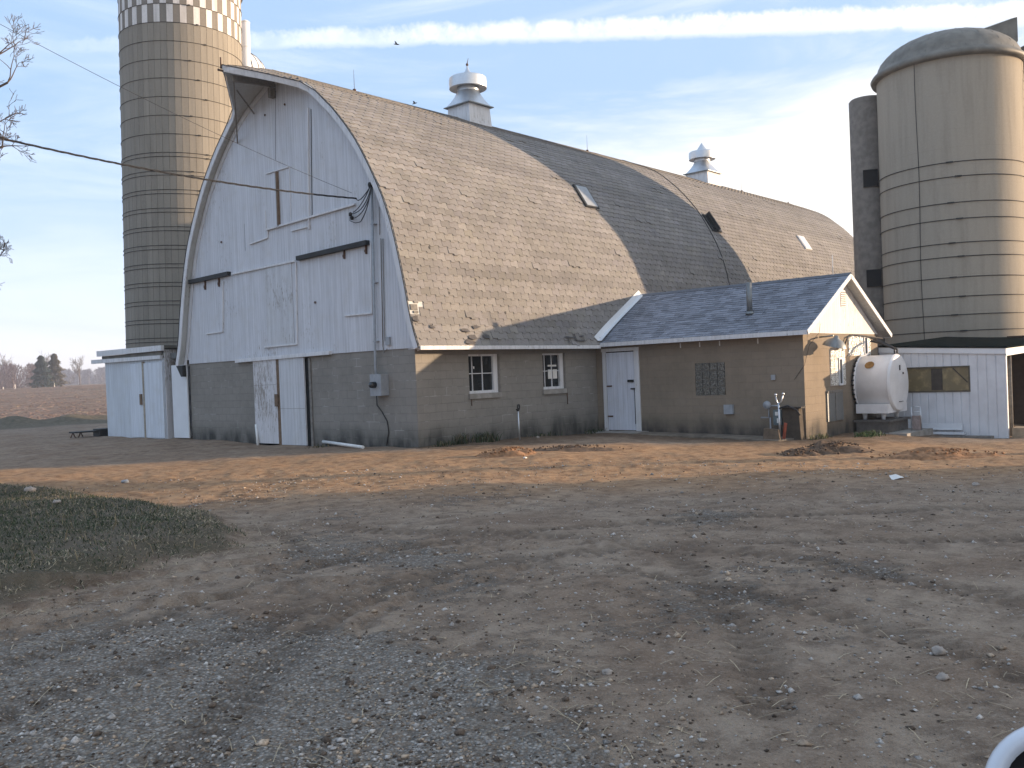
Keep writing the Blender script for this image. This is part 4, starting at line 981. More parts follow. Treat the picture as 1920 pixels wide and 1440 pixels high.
# ladder-like rack right of the tank
rk = thing('wire_rack', (11.3,-7.72,-.3), 'small leaning wire rack beside the tank legs', 'rack')
mb = MB()
for a, b in (((11.25,-7.6,-.3),(11.25,-7.62,.35)),((11.3,-7.86,-.3),(11.3,-7.84,.35)),((11.25,-7.62,.35),(11.3,-7.84,.35)),((11.25,-7.61,.05),(11.3,-7.85,.05)),((11.25,-7.61,.2),(11.3,-7.85,.2))): mb.tube([a, b], .012, 6)
build('rack_frame', mb, galv, rk)
mb = MB(); mb.box(11.2, 11.34, -7.84, -7.64, -.28, .10); build('rack_load', mb, m_plain('faded_rags', (.30,.24,.22), .9, scale=14), rk)

# ------------------------------------------------------------------ WHITE SHED (right)
ws = thing('lean_to_shed', (12.4,-9.7,-.6), 'low white ribbed metal shed with dark roof beside the milk tank', 'shed')
SX, SY0, SY1 = 12.42, -9.70, -6.38
WY0, WY1, WZ0, WZ1 = -8.78, -7.05, .73, 1.37
mb = MB()
def topz(y): return 2.02+(y+6.38)*.055
def ribw(y0, y1, z0, z1f, x=SX):
    n = max(1, int(round((y1-y0)/.23))); 
    for i in range(n):
        a = y0+(y1-y0)*i/n; b = y0+(y1-y0)*(i+1)/n; g = .018
        za = z1f(a) if callable(z1f) else z1f; zb2 = z1f(b) if callable(z1f) else z1f
        mb.add([(x,a+g,z0),(x,b-g,z0),(x,b-g,zb2),(x,a+g,za)], [(3,2,1,0)]); mb.add([(x,b-g,z0),(x+.02,b,z0),(x+.02,b,zb2),(x,b-g,zb2)], [(3,2,1,0)]); mb.add([(x+.02,a,z0),(x,a+g,z0),(x,a+g,za),(x+.02,a,za)], [(3,2,1,0)])
ribw(SY0, WY0, -.9, topz); ribw(WY1, SY1, -.9, topz); ribw(WY0, WY1, -.9, WZ0); ribw(WY0, WY1, WZ1, topz)
mb.box(SX+.05, SX+.08, SY0, WY0, -.9, 1.8); mb.box(SX+.05, SX+.08, WY1, SY1, -.9, 1.8); mb.box(SX+.05, SX+.08, WY0, WY1, -.9, WZ0); mb.box(SX+.05, SX+.08, WY0, WY1, WZ1, 1.8)
build('metal_cladding', mb, m_plain('white_ribbed_metal', (.62,.63,.65), .45, var=.1, scale=2), ws)
mb = MB(); mb.prism([(SX-.04, SY1, topz(SY1)), (SX-.04, SY0-.04, topz(SY0)), (SX-.04, SY0-.04, topz(SY0)-.15), (SX-.04, SY1, topz(SY1)-.15)], (.038, 0, 0)); mb.prism([(SX-.0, SY0-.04, topz(SY0)), (SX+7.6, SY0-.04, topz(SY0)+.25), (SX+7.6, SY0-.04, topz(SY0)+.05), (SX-.0, SY0-.04, topz(SY0)-.2)], (0,.03,0)); build_each('fascia', mb, white_clean, ws)
mb = MB(); mb.prism([(SX-.06, SY0-.08, topz(SY0)+.004), (SX-.06, SY1+.0, topz(SY1)+.004), (SX+7.4, SY1+.0, topz(SY1)+.36), (SX+7.4, SY0-.08, topz(SY0)+.22)], (0, 0, .05)); build('roof', mb, blackroof, ws)
mb = MB(); mb.box(SX-.02, SX+.05, WY0, WY1, WZ0-.04, WZ0); mb.box(SX-.02, SX+.05, WY0, WY1, WZ1, WZ1+.04); mb.box(SX-.02, SX+.05, WY0-.04, WY0, WZ0-.04, WZ1+.04); mb.box(SX-.02, SX+.05, WY1, WY1+.04, WZ0-.04, WZ1+.04); sw = build('window', mb, m_plain('dark_window_frame', (.10,.085,.06), .7), ws)
mb = MB(); mb.box(SX+.02, SX+.028, WY0, WY1, WZ0, WZ1); build('pane', mb, glass_amber, sw)
mb = MB(); mb.box(SX+.008, SX+.014, WY0+.68, WY0+.98, WZ0+.02, WZ1-.02); mb.beam((SX+.012, WY0+.03, WZ0+.22), (SX+.012, WY0+.40, WZ1-.02), .012, .03); build_each('glazing_shadow', mb, m_plain('glazing_shadow_brown', (.06,.05,.04), .7), sw)  # dark strips put in for shadowed parts of the window reflection
mb = MB(); mb.box(SX+7.3, SX+7.4, SY0, SY1, -1, 2.3); mb.box(SX+.1, SX+7.3, SY1-.1, SY1-.05, -1, 2.0); mb.box(SX+.1, SX+7.3, SY0, SY1, -1., -.72); build('inner_lining', mb, m_plain('dim_brown_boards', (.05,.03,.02), .9), ws)
mb = MB(); mb.box(SX+.02, SX+.12, SY0-.02, SY0-.0, -.9, 1.8); build('corner_trim', mb, white_clean, ws)
mb = MB(); mb.tube([(SX+.95, SY0+.12, -.8), (SX+.95, SY0+.12, 1.85)], .055, 10); build('post', mb, oldwood, ws)
mb = MB(); mb.box(SX-.10, SX-.03, -8.6, -6.7, -.36, -.18); mb.box(SX-.30, SX-.12, -8.7, -7.0, -.47, -.42); build('white_plank', mb, white_clean, None, 'long white board lying at the foot of the white shed', 'plank', base=(12.3,-7.6,-.4))
mb = MB(); mb.box(12.0, 12.30, -9.4, -7.2, -.62, -.50); build('timber_offcut', mb, oldwood, None, 'grey timber lying along the shed wall below the white board', 'timber', base=(12.1,-8.3,-.6))
mb = MB(); mb.box(12.5, 13.15, -10.25, -9.80, -1., -.30); build('concrete_block', mb, m_plain('sunlit_concrete', (.36,.27,.18), .9, scale=6), None, 'squat concrete block at the open corner of the white shed', 'block', base=(12.8,-10,-.9))  # warm tone of sunlight put into the concrete colour

# ------------------------------------------------------------------ RIGHT SILO
SR = np.array([21.10, -6.05]); RR = 2.42; RZ = 12.0
sr = thing('poured_silo', (SR[0], SR[1], -.5), 'broad tan concrete silo with grey dome behind the white shed', 'silo')
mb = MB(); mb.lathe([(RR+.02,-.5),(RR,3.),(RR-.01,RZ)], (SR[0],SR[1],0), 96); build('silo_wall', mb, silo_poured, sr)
for k, z in enumerate((8.30,7.80,6.92,6.36,5.55,5.08,4.38,3.72,3.10,2.55)):
    mb = MB(); mb.lathe([(RR+.012,-.014),(RR+.035,0.),(RR+.012,.014)], (SR[0],SR[1],z), 96)
    a = math.radians(197+6*(k % 2)-2); p = SR+(RR+.04)*np.array([math.cos(a), math.sin(a)]); tt_ = np.array([-math.sin(a), math.cos(a), 0]); mb.obox((p[0],p[1],z), tt_*.11, (math.cos(a)*.02, math.sin(a)*.02, 0), (0,0,.022))
    build('hoop', mb, dark, sr)
mb = MB(); a = math.radians(171)
mb.tube([(SR[0]+(RR+.01)*math.cos(a+.01*math.sin(z)), SR[1]+(RR+.01)*math.sin(a+.01*math.sin(z)), z) for z in np.linspace(2.2, RZ-.1, 14)], .010, 6); build('down_cable', mb, dark, sr)
mb = MB(); hd = 1.28
mb.lathe([(RR-.05,-.14),(RR+.16,-.12),(RR+.20,-.02),(RR+.14,.08)]+[(RR*math.cos(t), .08+hd*math.sin(t)) for t in np.linspace(.1, PI/2-.001, 12)], (SR[0],SR[1],RZ), 96); build('dome', mb, dome_m, sr)
mb = MB()
for k in range(24):
    a = 2*PI*k/24; mb.tube([(SR[0]+RR*math.cos(t)*math.cos(a), SR[1]+RR*math.cos(t)*math.sin(a), RZ+.09+hd*math.sin(t)) for t in np.linspace(.1, 1.5, 7)], .006, 4)
build('dome_rib', mb, dome_m, sr)
# filler hood and chute on the far right side
ha = math.radians(-62); hx = np.array([math.cos(ha), math.sin(ha)]); hn = np.array([-hx[1], hx[0]])
def hp(a, b, z): q = SR+hx*a+hn*b; return (q[0], q[1], z)
mb = MB(); poly = [hp(.6,-.5,RZ+.3), hp(.6,.5,RZ+.3), hp(.6,.5,RZ+1.15), hp(.6,0,RZ+1.30), hp(.6,-.5,RZ+1.15)]; v_ = np.array([*(hx*1.62), .42]); mb.prism(poly, v_); build('filler_hood', mb, dome_m, sr)
mb = MB(); q = SR+hx*(RR+.45); mb.lathe([(.5,-.5),(.5,RZ+.6)], (q[0],q[1],0), 20); build('chute', mb, galv_dk, sr)
mb = MB(); q = SR+(RR+.03)*np.array([math.cos(math.radians(-75)), math.sin(math.radians(-75))])
for k in range(34): z = 1+k*.32; mb.tube([(q[0]-.35,q[1]-.25,z),(q[0]+.1,q[1]-.32,z)], .012, 5)
mb.tube([(q[0]-.35,q[1]-.25,.5),(q[0]-.35,q[1]-.25,12)], .016, 6); build('ladder', mb, rust, sr)
# unloading chute on the far left side
ca = math.radians(96); cq = SR+(RR+.42)*np.array([math.cos(ca), math.sin(ca)]); rc = .66
mb = MB(); mb.lathe([(rc,-.5),(rc,11.55),(rc*.9,11.62),(.01,11.66)], (cq[0],cq[1],0), 28); ch = build('chute', mb, m_plain('dark_grey_concrete', (.20,.17,.14), .9, scale=4), sr)
for z in (8.5, 4.75):
    a0 = math.radians(203); p = cq+(rc+.004)*np.array([math.cos(a0), math.sin(a0)]); tt_ = np.array([-math.sin(a0), math.cos(a0), 0]); mb = MB(); mb.obox((p[0],p[1],z), tt_*.26, (math.cos(a0)*.05, math.sin(a0)*.05, 0), (0,0,.32)); build('chute_opening', mb, void, ch)

# ------------------------------------------------------------------ LEFT SILO (staves)
SL = np.array([4.62, 18.88]); LR = 2.37; LT = 17.86; NS = 60; SH = .714; Z0 = -.05
sl = thing('stave_silo', (SL[0], SL[1], 0), 'tall concrete stave silo with white checkered band behind the left shed', 'silo')
mb = MB(); nrow = int((LT-Z0)/SH)+1; zt0 = LT-nrow*SH
tone = [1+.035*rng.normal() for _ in range(NS)]
for j in range(nrow):
    z0_ = zt0+j*SH; z1_ = z0_+SH
    chk = nrow-1-j < 3
    for i in range(NS):
        a0, a1 = 2*PI*i/NS, 2*PI*(i+1)/NS; k = tone[i]*(1+.03*rng.normal())
        c = (k, k, k)
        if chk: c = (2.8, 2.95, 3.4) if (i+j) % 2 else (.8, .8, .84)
        g = .0045/LR
        p = [(SL[0]+LR*math.cos(a), SL[1]+LR*math.sin(a)) for a in (a0+g, a1-g)]; pi = [(SL[0]+(LR-.02)*math.cos(a), SL[1]+(LR-.02)*math.sin(a)) for a in (a1-g, a1+g)]
        mb.add([(*p[0], z0_+.003), (*p[1], z0_+.003), (*p[1], z1_-.003), (*p[0], z1_-.003)], [(0,1,2,3)], False, c)
        mb.add([(*p[1], z0_), (*pi[0], z0_), (*pi[0], z1_), (*p[1], z1_)], [(0,1,2,3)], False, (k*.7,)*3); 
        mb.add([(*pi[0], z0_), (*pi[1], z0_), (*pi[1], z1_), (*pi[0], z1_)], [(0,1,2,3)], False, (k*.4,)*3)
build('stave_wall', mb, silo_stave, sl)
hz = [zt0+j*SH for j in range(1, nrow)]
for j, z in enumerate(hz):
    mb = MB(); zz = [z]
    if z < 11.2: zz.append(z-.155 if z > 2 else z-.2)
    for q in zz:
        mb.lathe([(LR+.006,-.011),(LR+.026,0.),(LR+.006,.011)], (SL[0],SL[1],q), 60, smooth=True)
        a = math.radians(262-(j % 3)*7); p = SL+(LR+.03)*np.array([math.cos(a), math.sin(a)]); mb.obox((p[0],p[1],q), (-math.sin(a)*.05, math.cos(a)*.05, 0), (math.cos(a)*.02, math.sin(a)*.02, 0), (0,0,.02))
    build('hoop', mb, dark, sl)
mb = MB(); mb.lathe([(LR+.08,-.05),(LR+.10,.05)]+[(LR*math.cos(t), .05+1.5*math.sin(t)) for t in np.linspace(.1, PI/2-.001, 10)], (SL[0],SL[1],LT), 60); build('dome', mb, white_clean, sl)
ta = math.radians(-38); tq = SL+(LR+.20)*np.array([math.cos(ta), math.sin(ta)])
vr = ray(447, 100); d2 = vr[:2]/np.linalg.norm(vr[:2]); tp = CPOS[:2]+d2*(41.5)
mb = MB(); mb.tube([(tp[0],tp[1],-.2),(tp[0],tp[1],17.35)], .19, 18); mb.lathe([(.19,0),(.21,.02),(.12,.10),(.001,.13)], (tp[0],tp[1],17.35), 18); 
for z in np.arange(1, 17.2, .9): mb.lathe([(.192,-.02),(.205,0),(.192,.02)], (tp[0],tp[1],z), 18)
build('fill_pipe', mb, white_clean, sl)
vr = ray(236, 600); d2 = vr[:2]/np.linalg.norm(vr[:2]); tp = CPOS[:2]+d2*(41.2)
mb = MB(); mb.tube([(tp[0],tp[1],-.2),(tp[0],tp[1],17.)], .075, 10); build('side_pipe', mb, dark, sl)
mb = MB(); q = at(226, 234.5, 37.8); mb.tube([q, at(235, 234.5, 37.8)], .012, 5); build('bracket', mb, rust, sl)
sl.rotation_euler = Matrix.Rotation(math.radians(1.15), 4, Vector((_f[0], _f[1], 0))).to_euler()
# small domed silo behind
vr = ray(440, 150); d2 = vr[:2]/np.linalg.norm(vr[:2]); sb = CPOS[:2]+d2*52; br_ = 1.75; bt_ = 18.3
sb_ = thing('metal_silo', (sb[0], sb[1], 0), 'white ribbed dome silo just peeking over the barn hood', 'silo')
mb = MB(); mb.lathe([(br_,-.3),(br_,bt_)], (sb[0],sb[1],0), 48); build('silo_wall', mb, white_clean, sb_)
mb = MB(); mb.lathe([(br_+.05,-.03)]+[(br_*math.cos(t), 1.5*math.sin(t)) for t in np.linspace(0, PI/2-.001, 10)], (sb[0],sb[1],bt_), 48); build('dome', mb, white_clean, sb_)
mb = MB()
for k in range(24): a = 2*PI*k/24; mb.tube([(sb[0]+(br_+.01)*math.cos(t)*math.cos(a), sb[1]+(br_+.01)*math.cos(t)*math.sin(a), bt_+1.51*math.sin(t)) for t in np.linspace(.02, 1.5, 7)], .03, 4)
build('dome_rib', mb, dome_m, sb_)

# ------------------------------------------------------------------ LEFT SHED
ls = thing('silo_shed', (0, 14, 0), 'small white vertical-board shed with double doors at the foot of the tall silo', 'shed')
mb = MB(); mb.box(0, .06, 12.03, 16.22, -.3, 2.62); mb.box(.06, 3.0, 16.16, 16.22, -.3, 2.5); build('board_wall', mb, m_paint('shed_white', (.60,.64,.68), .5, .15, 7.), ls)
for y0_, y1_, lb in ((13.42, 14.35, None), (12.06, 13.30, None)):
    mb = MB(); mb.box(-.05, -.003, y0_, y1_, .03, 2.5); build('shed_door', mb, m_paint('shed_door_white', (.62,.66,.71), .3, 0, 8.), ls, label=lb)
mb = MB(); mb.box(-.06, -.003, 13.31, 13.41, .0, 2.56); build('door_post', mb, m_plain('pale_wood', (.34,.30,.24), .85), ls)
mb = MB(); mb.box(-.08, -.051, 13.46, 13.62, 1.12, 1.48); build('latch_board', mb, wood, ls)
mb = MB(); mb.prism([(-.10, 17.1, 2.62), (-.10, 12.06, 2.60), (-.10, 12.06, 2.72), (-.10, 17.1, 2.76)], (.09, 0, 0)); mb.prism([(-.16, 16.5, 2.86), (-.16, 11.85, 2.86), (-.16, 11.85, 3.03), (-.16, 16.5, 3.05)], (.10, 0, 0)); build_each('fascia', mb, white_plain, ls)
mb = MB(); mb.box(-.15, 3.6, 11.9, 16.5, 2.95, 3.04); mb.box(-.02, .0, 12.1, 16.4, 2.62, 2.86); mb.box(-.09, 3.2, 16.2, 17.1, 2.66, 2.70); build('roof', mb, dome_m, ls)
mb = MB(); mb.box(.02, 3., 11.98, 12.03, -.3, 2.9); build('side_wall', mb, white_old, ls)
# dark passage between shed and barn
ps = thing('passage_lean_to', (.5, 11.5, 0), 'dark covered passage with peeling post between shed and barn', 'lean-to')
mb = MB(); mb.box(.2, 3., 10.45, 11.95, 2.6, 2.78); build('roof', mb, galv_dk, ps)
mb = MB(); mb.box(1.2, 1.3, 10.42, 11.97, -.3, 2.6); build('back_wall', mb, m_plain('dim_weathered_boards', (.06,.055,.05), .9), ps)
mb = MB(); mb.box(.35, .50, 11.38, 11.62, -.2, 2.6); build('post', mb, white_old, ps)

# low metal feeder frame left of the shed
A_, B_ = pl(135, 823, 2, .0), pl(200, 818, 2, .0)
fb = thing('feed_bunk', ((A_[0]+B_[0])/2, (A_[1]+B_[1])/2, 0), 'low dark steel bunk frame lying left of the small white shed', 'feeder')
mb = MB(); up = np.array([0,0,.22]); mb.beam(A_+up, B_+up, .45, .05); build('bunk_top', mb, dark, fb)
d_ = (B_-A_)/np.linalg.norm(B_-A_)
for t in (.03, .25, .85):
    p = A_+(B_-A_)*t; mb = MB(); mb.tube([p-d_*.12-up*.3, p+up], .02, 6); mb.tube([p+d_*.12-up*.3, p+up], .02, 6); build('bunk_leg', mb, rust, fb)
mb = MB(); p = A_+(B_-A_)*.93; mb.obox(p+up*.6, d_*.28, (0,0,.16), np.cross(d_, (0,0,1))*.25); build('bunk_box', mb, dark, fb)

# ------------------------------------------------------------------ small yard things
hy = pl(975, 826, 2, .05); hy = np.array([3.55, -.55, 0.])
q0 = pl(975, 826, 1, -.55); hy = np.array([q0[0], -.55, q0[2]])
hd_ = thing('yard_hydrant', hy, 'slim steel yard hydrant with black handle in front of the barn side wall', 'hydrant')
mb = MB(); tp = pl(971, 768, 1, -.55); mb.tube([hy-(0,0,.2), tp], .019, 10); build('hydrant_pipe', mb, galv, hd_)
mb = MB(); c0 = tp+np.array([0,0,.03]); mb.tube([c0+(-.02,0,-.05), c0+(.0,0,.09), c0+(.05,0,.10), c0+(.07,0,.03), c0+(.03,0,-.05)], .018, 8); mb.tube([c0+(0,0,-.01), c0+(-.09,-.03,-.03)], .02, 8); mb.lathe([(0,-.06),(.03,-.05),(.035,.0),(.02,.03),(0,.04)], c0-(0,0,.02), 10); build('hydrant_head', mb, dark, hd_)
a_ = pl(484, 838, 0, -.16); b_ = pl(480, 796, 0, -.09); mb = MB(); mb.tube([a_, b_], .035, 12); build('standing_pipe', mb, pvc, None, 'short white plastic pipe standing against the block wall left of the doors', 'pipe', base=a_)
a_ = pl(606, 828, 0, -.10); b_ = pl(681, 848, 0, -.62); b_[2] = H1(b_[0], b_[1])+.04; mb = MB(); mb.tube([a_, b_], .04, 14); build('lying_pipe', mb, pvc, None, 'long white plastic pipe lying slanted on the dirt right of the doors', 'pipe', base=a_)
for i, (px, py, s, lb, mt) in enumerate(((56,918,.085,'pale rounded stone on the grass bank, the larger of two',rock_m), (106,942,.05,'smaller flat grey stone on the grass bank',rock_m), (1762,1249,.040,'buff stone on the gravel at lower right',rock_m), (1770,1300,.030,'small flat stone just below the buff stone',rock_m), (1829,905,.05,'off-white lump in the dirt at far right',rock_m), (235,911,.06,'bluish stone on the sunlit dirt strip at left',grey_box), (1130,1395,.0,'',None),(1325,1310,.0,'',None),(1140,1290,.028,'grey stone in the middle of the near gravel',rock_m), (1500,1205,.018,'small pale stone in the yard centre right',rock_m), (984,861,.035,'pale pebble on the orange dirt heap',paper), (1008,822,.05,'flat pale stone at the foot of the hydrant wall',rock_m))):
    if s == 0: continue
    p = pl(px, py, 2, .15 if px < 120 else (-.05 if px < 1100 else -.1)); p[2] = H1(p[0], p[1])+s*.35; mb = MB()
    for k in range(1): 
        prof_ = []; 
        N_ = 12; vs = []
        for j in range(1, 6):
            for i2 in range(N_):
                th, ph = PI*j/6, 2*PI*i2/N_; r = s*(1+.16*rng.normal()); vs.append(p+r*np.array([math.sin(th)*math.cos(ph)*1.15, math.sin(th)*math.sin(ph), math.cos(th)*.6]))
        fs = [(j*N_+i2, (j+1)*N_+i2, (j+1)*N_+(i2+1) % N_, j*N_+(i2+1) % N_) for j in range(4) for i2 in range(N_)]+[tuple(range(N_)), tuple(range(4*N_, 5*N_))[::-1]]
        mb.add(vs, fs, True)
    build('stone', mb, mt, None, lb, 'stone', 'loose stones lying about the yard', base=p)
p = pl(1680, 902, 2, -.12); mb = MB(); p[2] = H1(p[0], p[1])
mb.add([p+np.array(v) for v in ((-.16,0,.0),(-.05,.08,.05),(.10,.05,.02),(.17,-.02,.0),(.05,-.10,.02),(-.08,-.10,.03),(.0,.0,.07))], [(0,1,6),(1,2,6),(2,3,6),(3,4,6),(4,5,6),(5,0,6)]); build('crumpled_paper', mb, paper, None, 'crumpled white paper lying on the shaded dirt at right', 'litter', base=p)

def mound(name, px, py, L, W, Ht, ang, mat, label, seed, clod=60):
    p = pl(px, py, 2, -.12); n = 26; mb = MB(); vs = []
    for j in range(n):
        for i in range(n):
            u, v = (i/(n-1)*2-1), (j/(n-1)*2-1); r = math.hypot(u, v)
            x = p[0]+math.cos(ang)*u*L-math.sin(ang)*v*W; y = p[1]+math.sin(ang)*u*L+math.cos(ang)*v*W
            h = Ht*max(0, 1-r*r)**1.3*(1+1.1*float(fbm(np.array([u*3.]), np.array([v*3.]), seed, 4)[0]))-.03
            vs.append((x, y, h))
    va = np.array(vs); va[:, 2] += H(va[:, 0], va[:, 1]); vs = va.tolist()
    mb.add(vs, [(j*n+i, j*n+i+1, (j+1)*n+i+1, (j+1)*n+i) for j in range(n-1) for i in range(n-1)], True)
    for k in range(clod):
        u, v = rng.normal(0, .38), rng.normal(0, .38); x = p[0]+math.cos(ang)*u*L-math.sin(ang)*v*W; y = p[1]+math.sin(ang)*u*L+math.cos(ang)*v*W
        stone_mesh(mb, np.array([x, y, H1(x, y)+Ht*max(0, 1-u*u-v*v)*.9]), rng.uniform(.012, .035), None, .8)
    build(name, mb, mat, None, label, 'dirt heap', 'heaps of dug soil before the walls', base=(p[0], p[1], H1(p[0], p[1])))
mound('dirt_heap', 950, 862, .75, .42, .17, -.7, dirtclod, 'sunlit heap of orange clods in front of the hydrant', 71, 160)
darksoil = m_plain('dark_moist_soil', (.13,.085,.055), .95, var=.5, scale=9, bump=.8)
mound('dirt_heap', 1070, 850, 1.3, .5, .12, -.7, darksoil, 'long low ridge of dark soil along the barn side wall', 72, 90)
mound('dirt_heap', 1560, 838, .95, .45, .24, -.8, darksoil, 'dark soil pile in front of the milk house corner', 73, 160)
mound('dirt_heap', 1500, 843, .6, .35, .14, -.5, darksoil, 'smaller dark soil pile below the gas meter', 74, 90)
mound('dirt_heap', 1760, 846, 1.5, .45, .16, -.8, dirtclod, 'low orange soil ridge in front of the white shed', 75, 120)

def clump(px, py, n, h, sp, label, ax=None, c0=(.035,.05,.022), dead=.25):
    p = pl(px, py, 2, -.03) if ax is None else np.array(ax, float); p[2] = H1(p[0], p[1]); mb = MB()
    for i in range(n):
        q = p+np.array([rng.normal(0, sp), rng.normal(0, sp*.5), 0]); q[2] = p[2]-.02; k = rng.uniform(.6, 1.6)
        c = (c0[0]*k, c0[1]*k, c0[2]*k) if rng.random() > dead else (.14*k, .11*k, .07*k)
        blade(mb, q, h*rng.uniform(.35, 1.1), rng.uniform(.006, .014), (rng.uniform(0, 2*PI), rng.uniform(.1, .9)), c)
    build('weed_clump', mb, veg, None, label, 'weeds', 'weeds along the foot of the walls', base=p)
clump(0, 0, 130, .20, .20, 'low dark weed clump nearest the barn corner', (.55, -.32, 0))
clump(0, 0, 150, .34, .16, 'tall spiky weeds left of the first window', (1.15, -.30, 0), dead=.45)
clump(0, 0, 260, .34, .20, 'bushy dark weeds under the first window', (2.0, -.25, 0))
clump(0, 0, 90, .16, .25, 'sparse weeds between the hydrant and the second window', (4.3, -.25, 0))
clump(0, 0, 120, .20, .22, 'weeds in the corner by the milk house door', (6.6, -.3, 0))
clump(0, 0, 60, .14, .2, 'few weeds at the lying white pipe', (-.35, 3.3, 0), dead=.6)
clump(0, 0, 260, .20, .28, 'green leafy weeds in front of the milk tank', (8.9, -7.3, 0), c0=(.05,.085,.03), dead=.1)
clump(0, 0, 110, .18, .18, 'yellow-green tuft at the milk house corner', (7.2, -6.75, 0), c0=(.09,.10,.04))

# ------------------------------------------------------------------ birds
def bird(px, py, dist, a, s, label):
    p = at(px, py, dist); mb = MB(); r = CR*math.cos(a)+CU*math.sin(a); u = np.cross(r, _f)*-1
    mb.tube([p-r*s*.5, p-r*s*.2, p+r*s*.2, p+r*s*.45, p+r*s*.6], [s*.02, s*.10, s*.12, s*.07, s*.01], 8)
    b_ = build('bird', mb, dark, None, label, 'bird', 'birds over the barn', base=p)
    for sd in (-1, 1):
        w = MB(); f2 = _f*sd*.8+CU*.5; w.add([p+r*s*.25, p-r*s*.15, p-r*s*.25+f2*s*.8, p+r*s*.05+f2*s*.55, p+r*s*.02+f2*s*.5-np.array([0,0,.01])], [(0,1,2,3),(3,2,1,0)]); build('wing', w, dark, b_)
bird(743, 83, 60, -.1, .36, 'dark bird gliding just below the contrail')
bird(777, 194, 60, .3, .33, 'dark bird above the barn ridge left of the nearer ventilator')

# ------------------------------------------------------------------ trees
def branch(mb, p, d, L, r, depth, up=.08, nb=(2, 4), minr=.003):
    n = 5; pts = [p]; rs = [r]; q = p.copy(); dd = d/np.linalg.norm(d)
    for i in range(n):
        dd = dd+rng.normal(0, .13, 3)+np.array([0, 0, up]); dd /= np.linalg.norm(dd); q = q+dd*L/n; pts.append(q.copy()); rs.append(max(minr, r*(1-.65*(i+1)/n)))
    mb.tube(pts, rs, 6 if r > .02 else 4, caps=False)
    if depth > 0:
        for k in range(rng.integers(*nb)+1):
            i = rng.integers(2, n+1); sd = rng.normal(0, 1, 3); sd -= dd*(sd@dd); sd /= np.linalg.norm(sd)
            branch(mb, pts[i], dd*.75+sd*.7, L*rng.uniform(.45, .7), rs[i]*.7, depth-1, up, nb, minr)
tr0 = at(-520, 1000, 13.5); tr0[2] = 0
yt = thing('bare_tree', tr0, 'leafless tree whose twigs reach in at the upper left edge', 'tree')
mb = MB(); mb.tube([tr0-(0,0,.3), tr0+(0,0,1.5), tr0+(.1,.1,4), tr0+(.2,.3,6.5)], [.26,.2,.16,.1], 12); build('trunk', mb, bark, yt)
mb = MB()
for tgt, zs, n_ in (((14,155),3.6,3), ((-8,105),4.4,3), ((-10,232),3.3,3), ((4,275),3.0,3), ((-14,330),2.6,3), ((-22,500),1.8,3), ((-60,60),4.6,3)):
    e = at(tgt[0], tgt[1], 13.2); s0 = tr0+np.array([.08, .1, zs]); mid = (s0+e)/2+np.array([0, 0, .35]); pts = [s0*(1-t)**2+2*mid*t*(1-t)+e*t*t for t in np.linspace(0, 1, 8)]
    mb.tube(pts, list(np.linspace(.06, .016, 8)), 7, caps=False); d = pts[-1]-pts[-2]
    for k in range(6): branch(mb, pts[-1-k//2], d/np.linalg.norm(d)*.55+CR*.1+rng.normal(0, .35, 3)+np.array([0,0,.25]), rng.uniform(.28, .5), .011, 3, .05, (2, 4), .003)
for k in range(10): branch(mb, tr0+np.array([.1, .2, rng.uniform(2.5, 6)]), -CR+rng.normal(0, .6, 3)+np.array([0,0,.5]), 2.2, .06, 2)
build('crown', mb, bark, yt)

def conifer(px, base_y, top_y, dist, halfw, label, cc):  # cc comes lightened, distance haze put into the needle colour
    b = at(px, base_y, dist); t = at(px, top_y, dist); h = t[2]-b[2]; tr = thing('conifer', b, label, 'tree', 'conifers on the field edge')
    mb = MB(); mb.tube([b-(0,0,1.5), b+(0,0,h*.92)], [.28, .05], 8); build('trunk', mb, bark, tr)
    mb = MB()
    for k in range(9000):
        u = rng.random()**.75; z = b[2]+h*(-.02+1.02*u)
        lay = .72+.28*math.sin(u*34+rng.normal(0, .3)); R = halfw*(1-u)**.78*lay*(.8+.2*math.sin(rng.uniform(0,6)))+.1
        a = rng.uniform(0, 2*PI); rr_ = R*rng.uniform(.5, 1.06); q = np.array([b[0]+rr_*math.cos(a), b[1]+rr_*math.sin(a), z-.25*rr_]); s = rng.uniform(.12, .34)
        o = np.array([math.cos(a), math.sin(a), -.25])*s*1.5; w = np.array([-math.sin(a), math.cos(a), 0])*s*.6; kk = rng.uniform(.5, 1.4); c = tuple(v*kk for v in cc)
        mb.add([q-w, q+w*.8+np.array([0,0,rng.normal(0,.1)]), q+o], [(0,1,2)], False, c)
    build('crown', mb, veg, tr)
conifer(79, 727, 667, 200, 3.9, 'dense dark green conifer on the field edge, the left of two', (.085,.11,.10))
conifer(104, 726, 663, 205, 3.6, 'thinner paler conifer just right of the dark one', (.19,.17,.13))
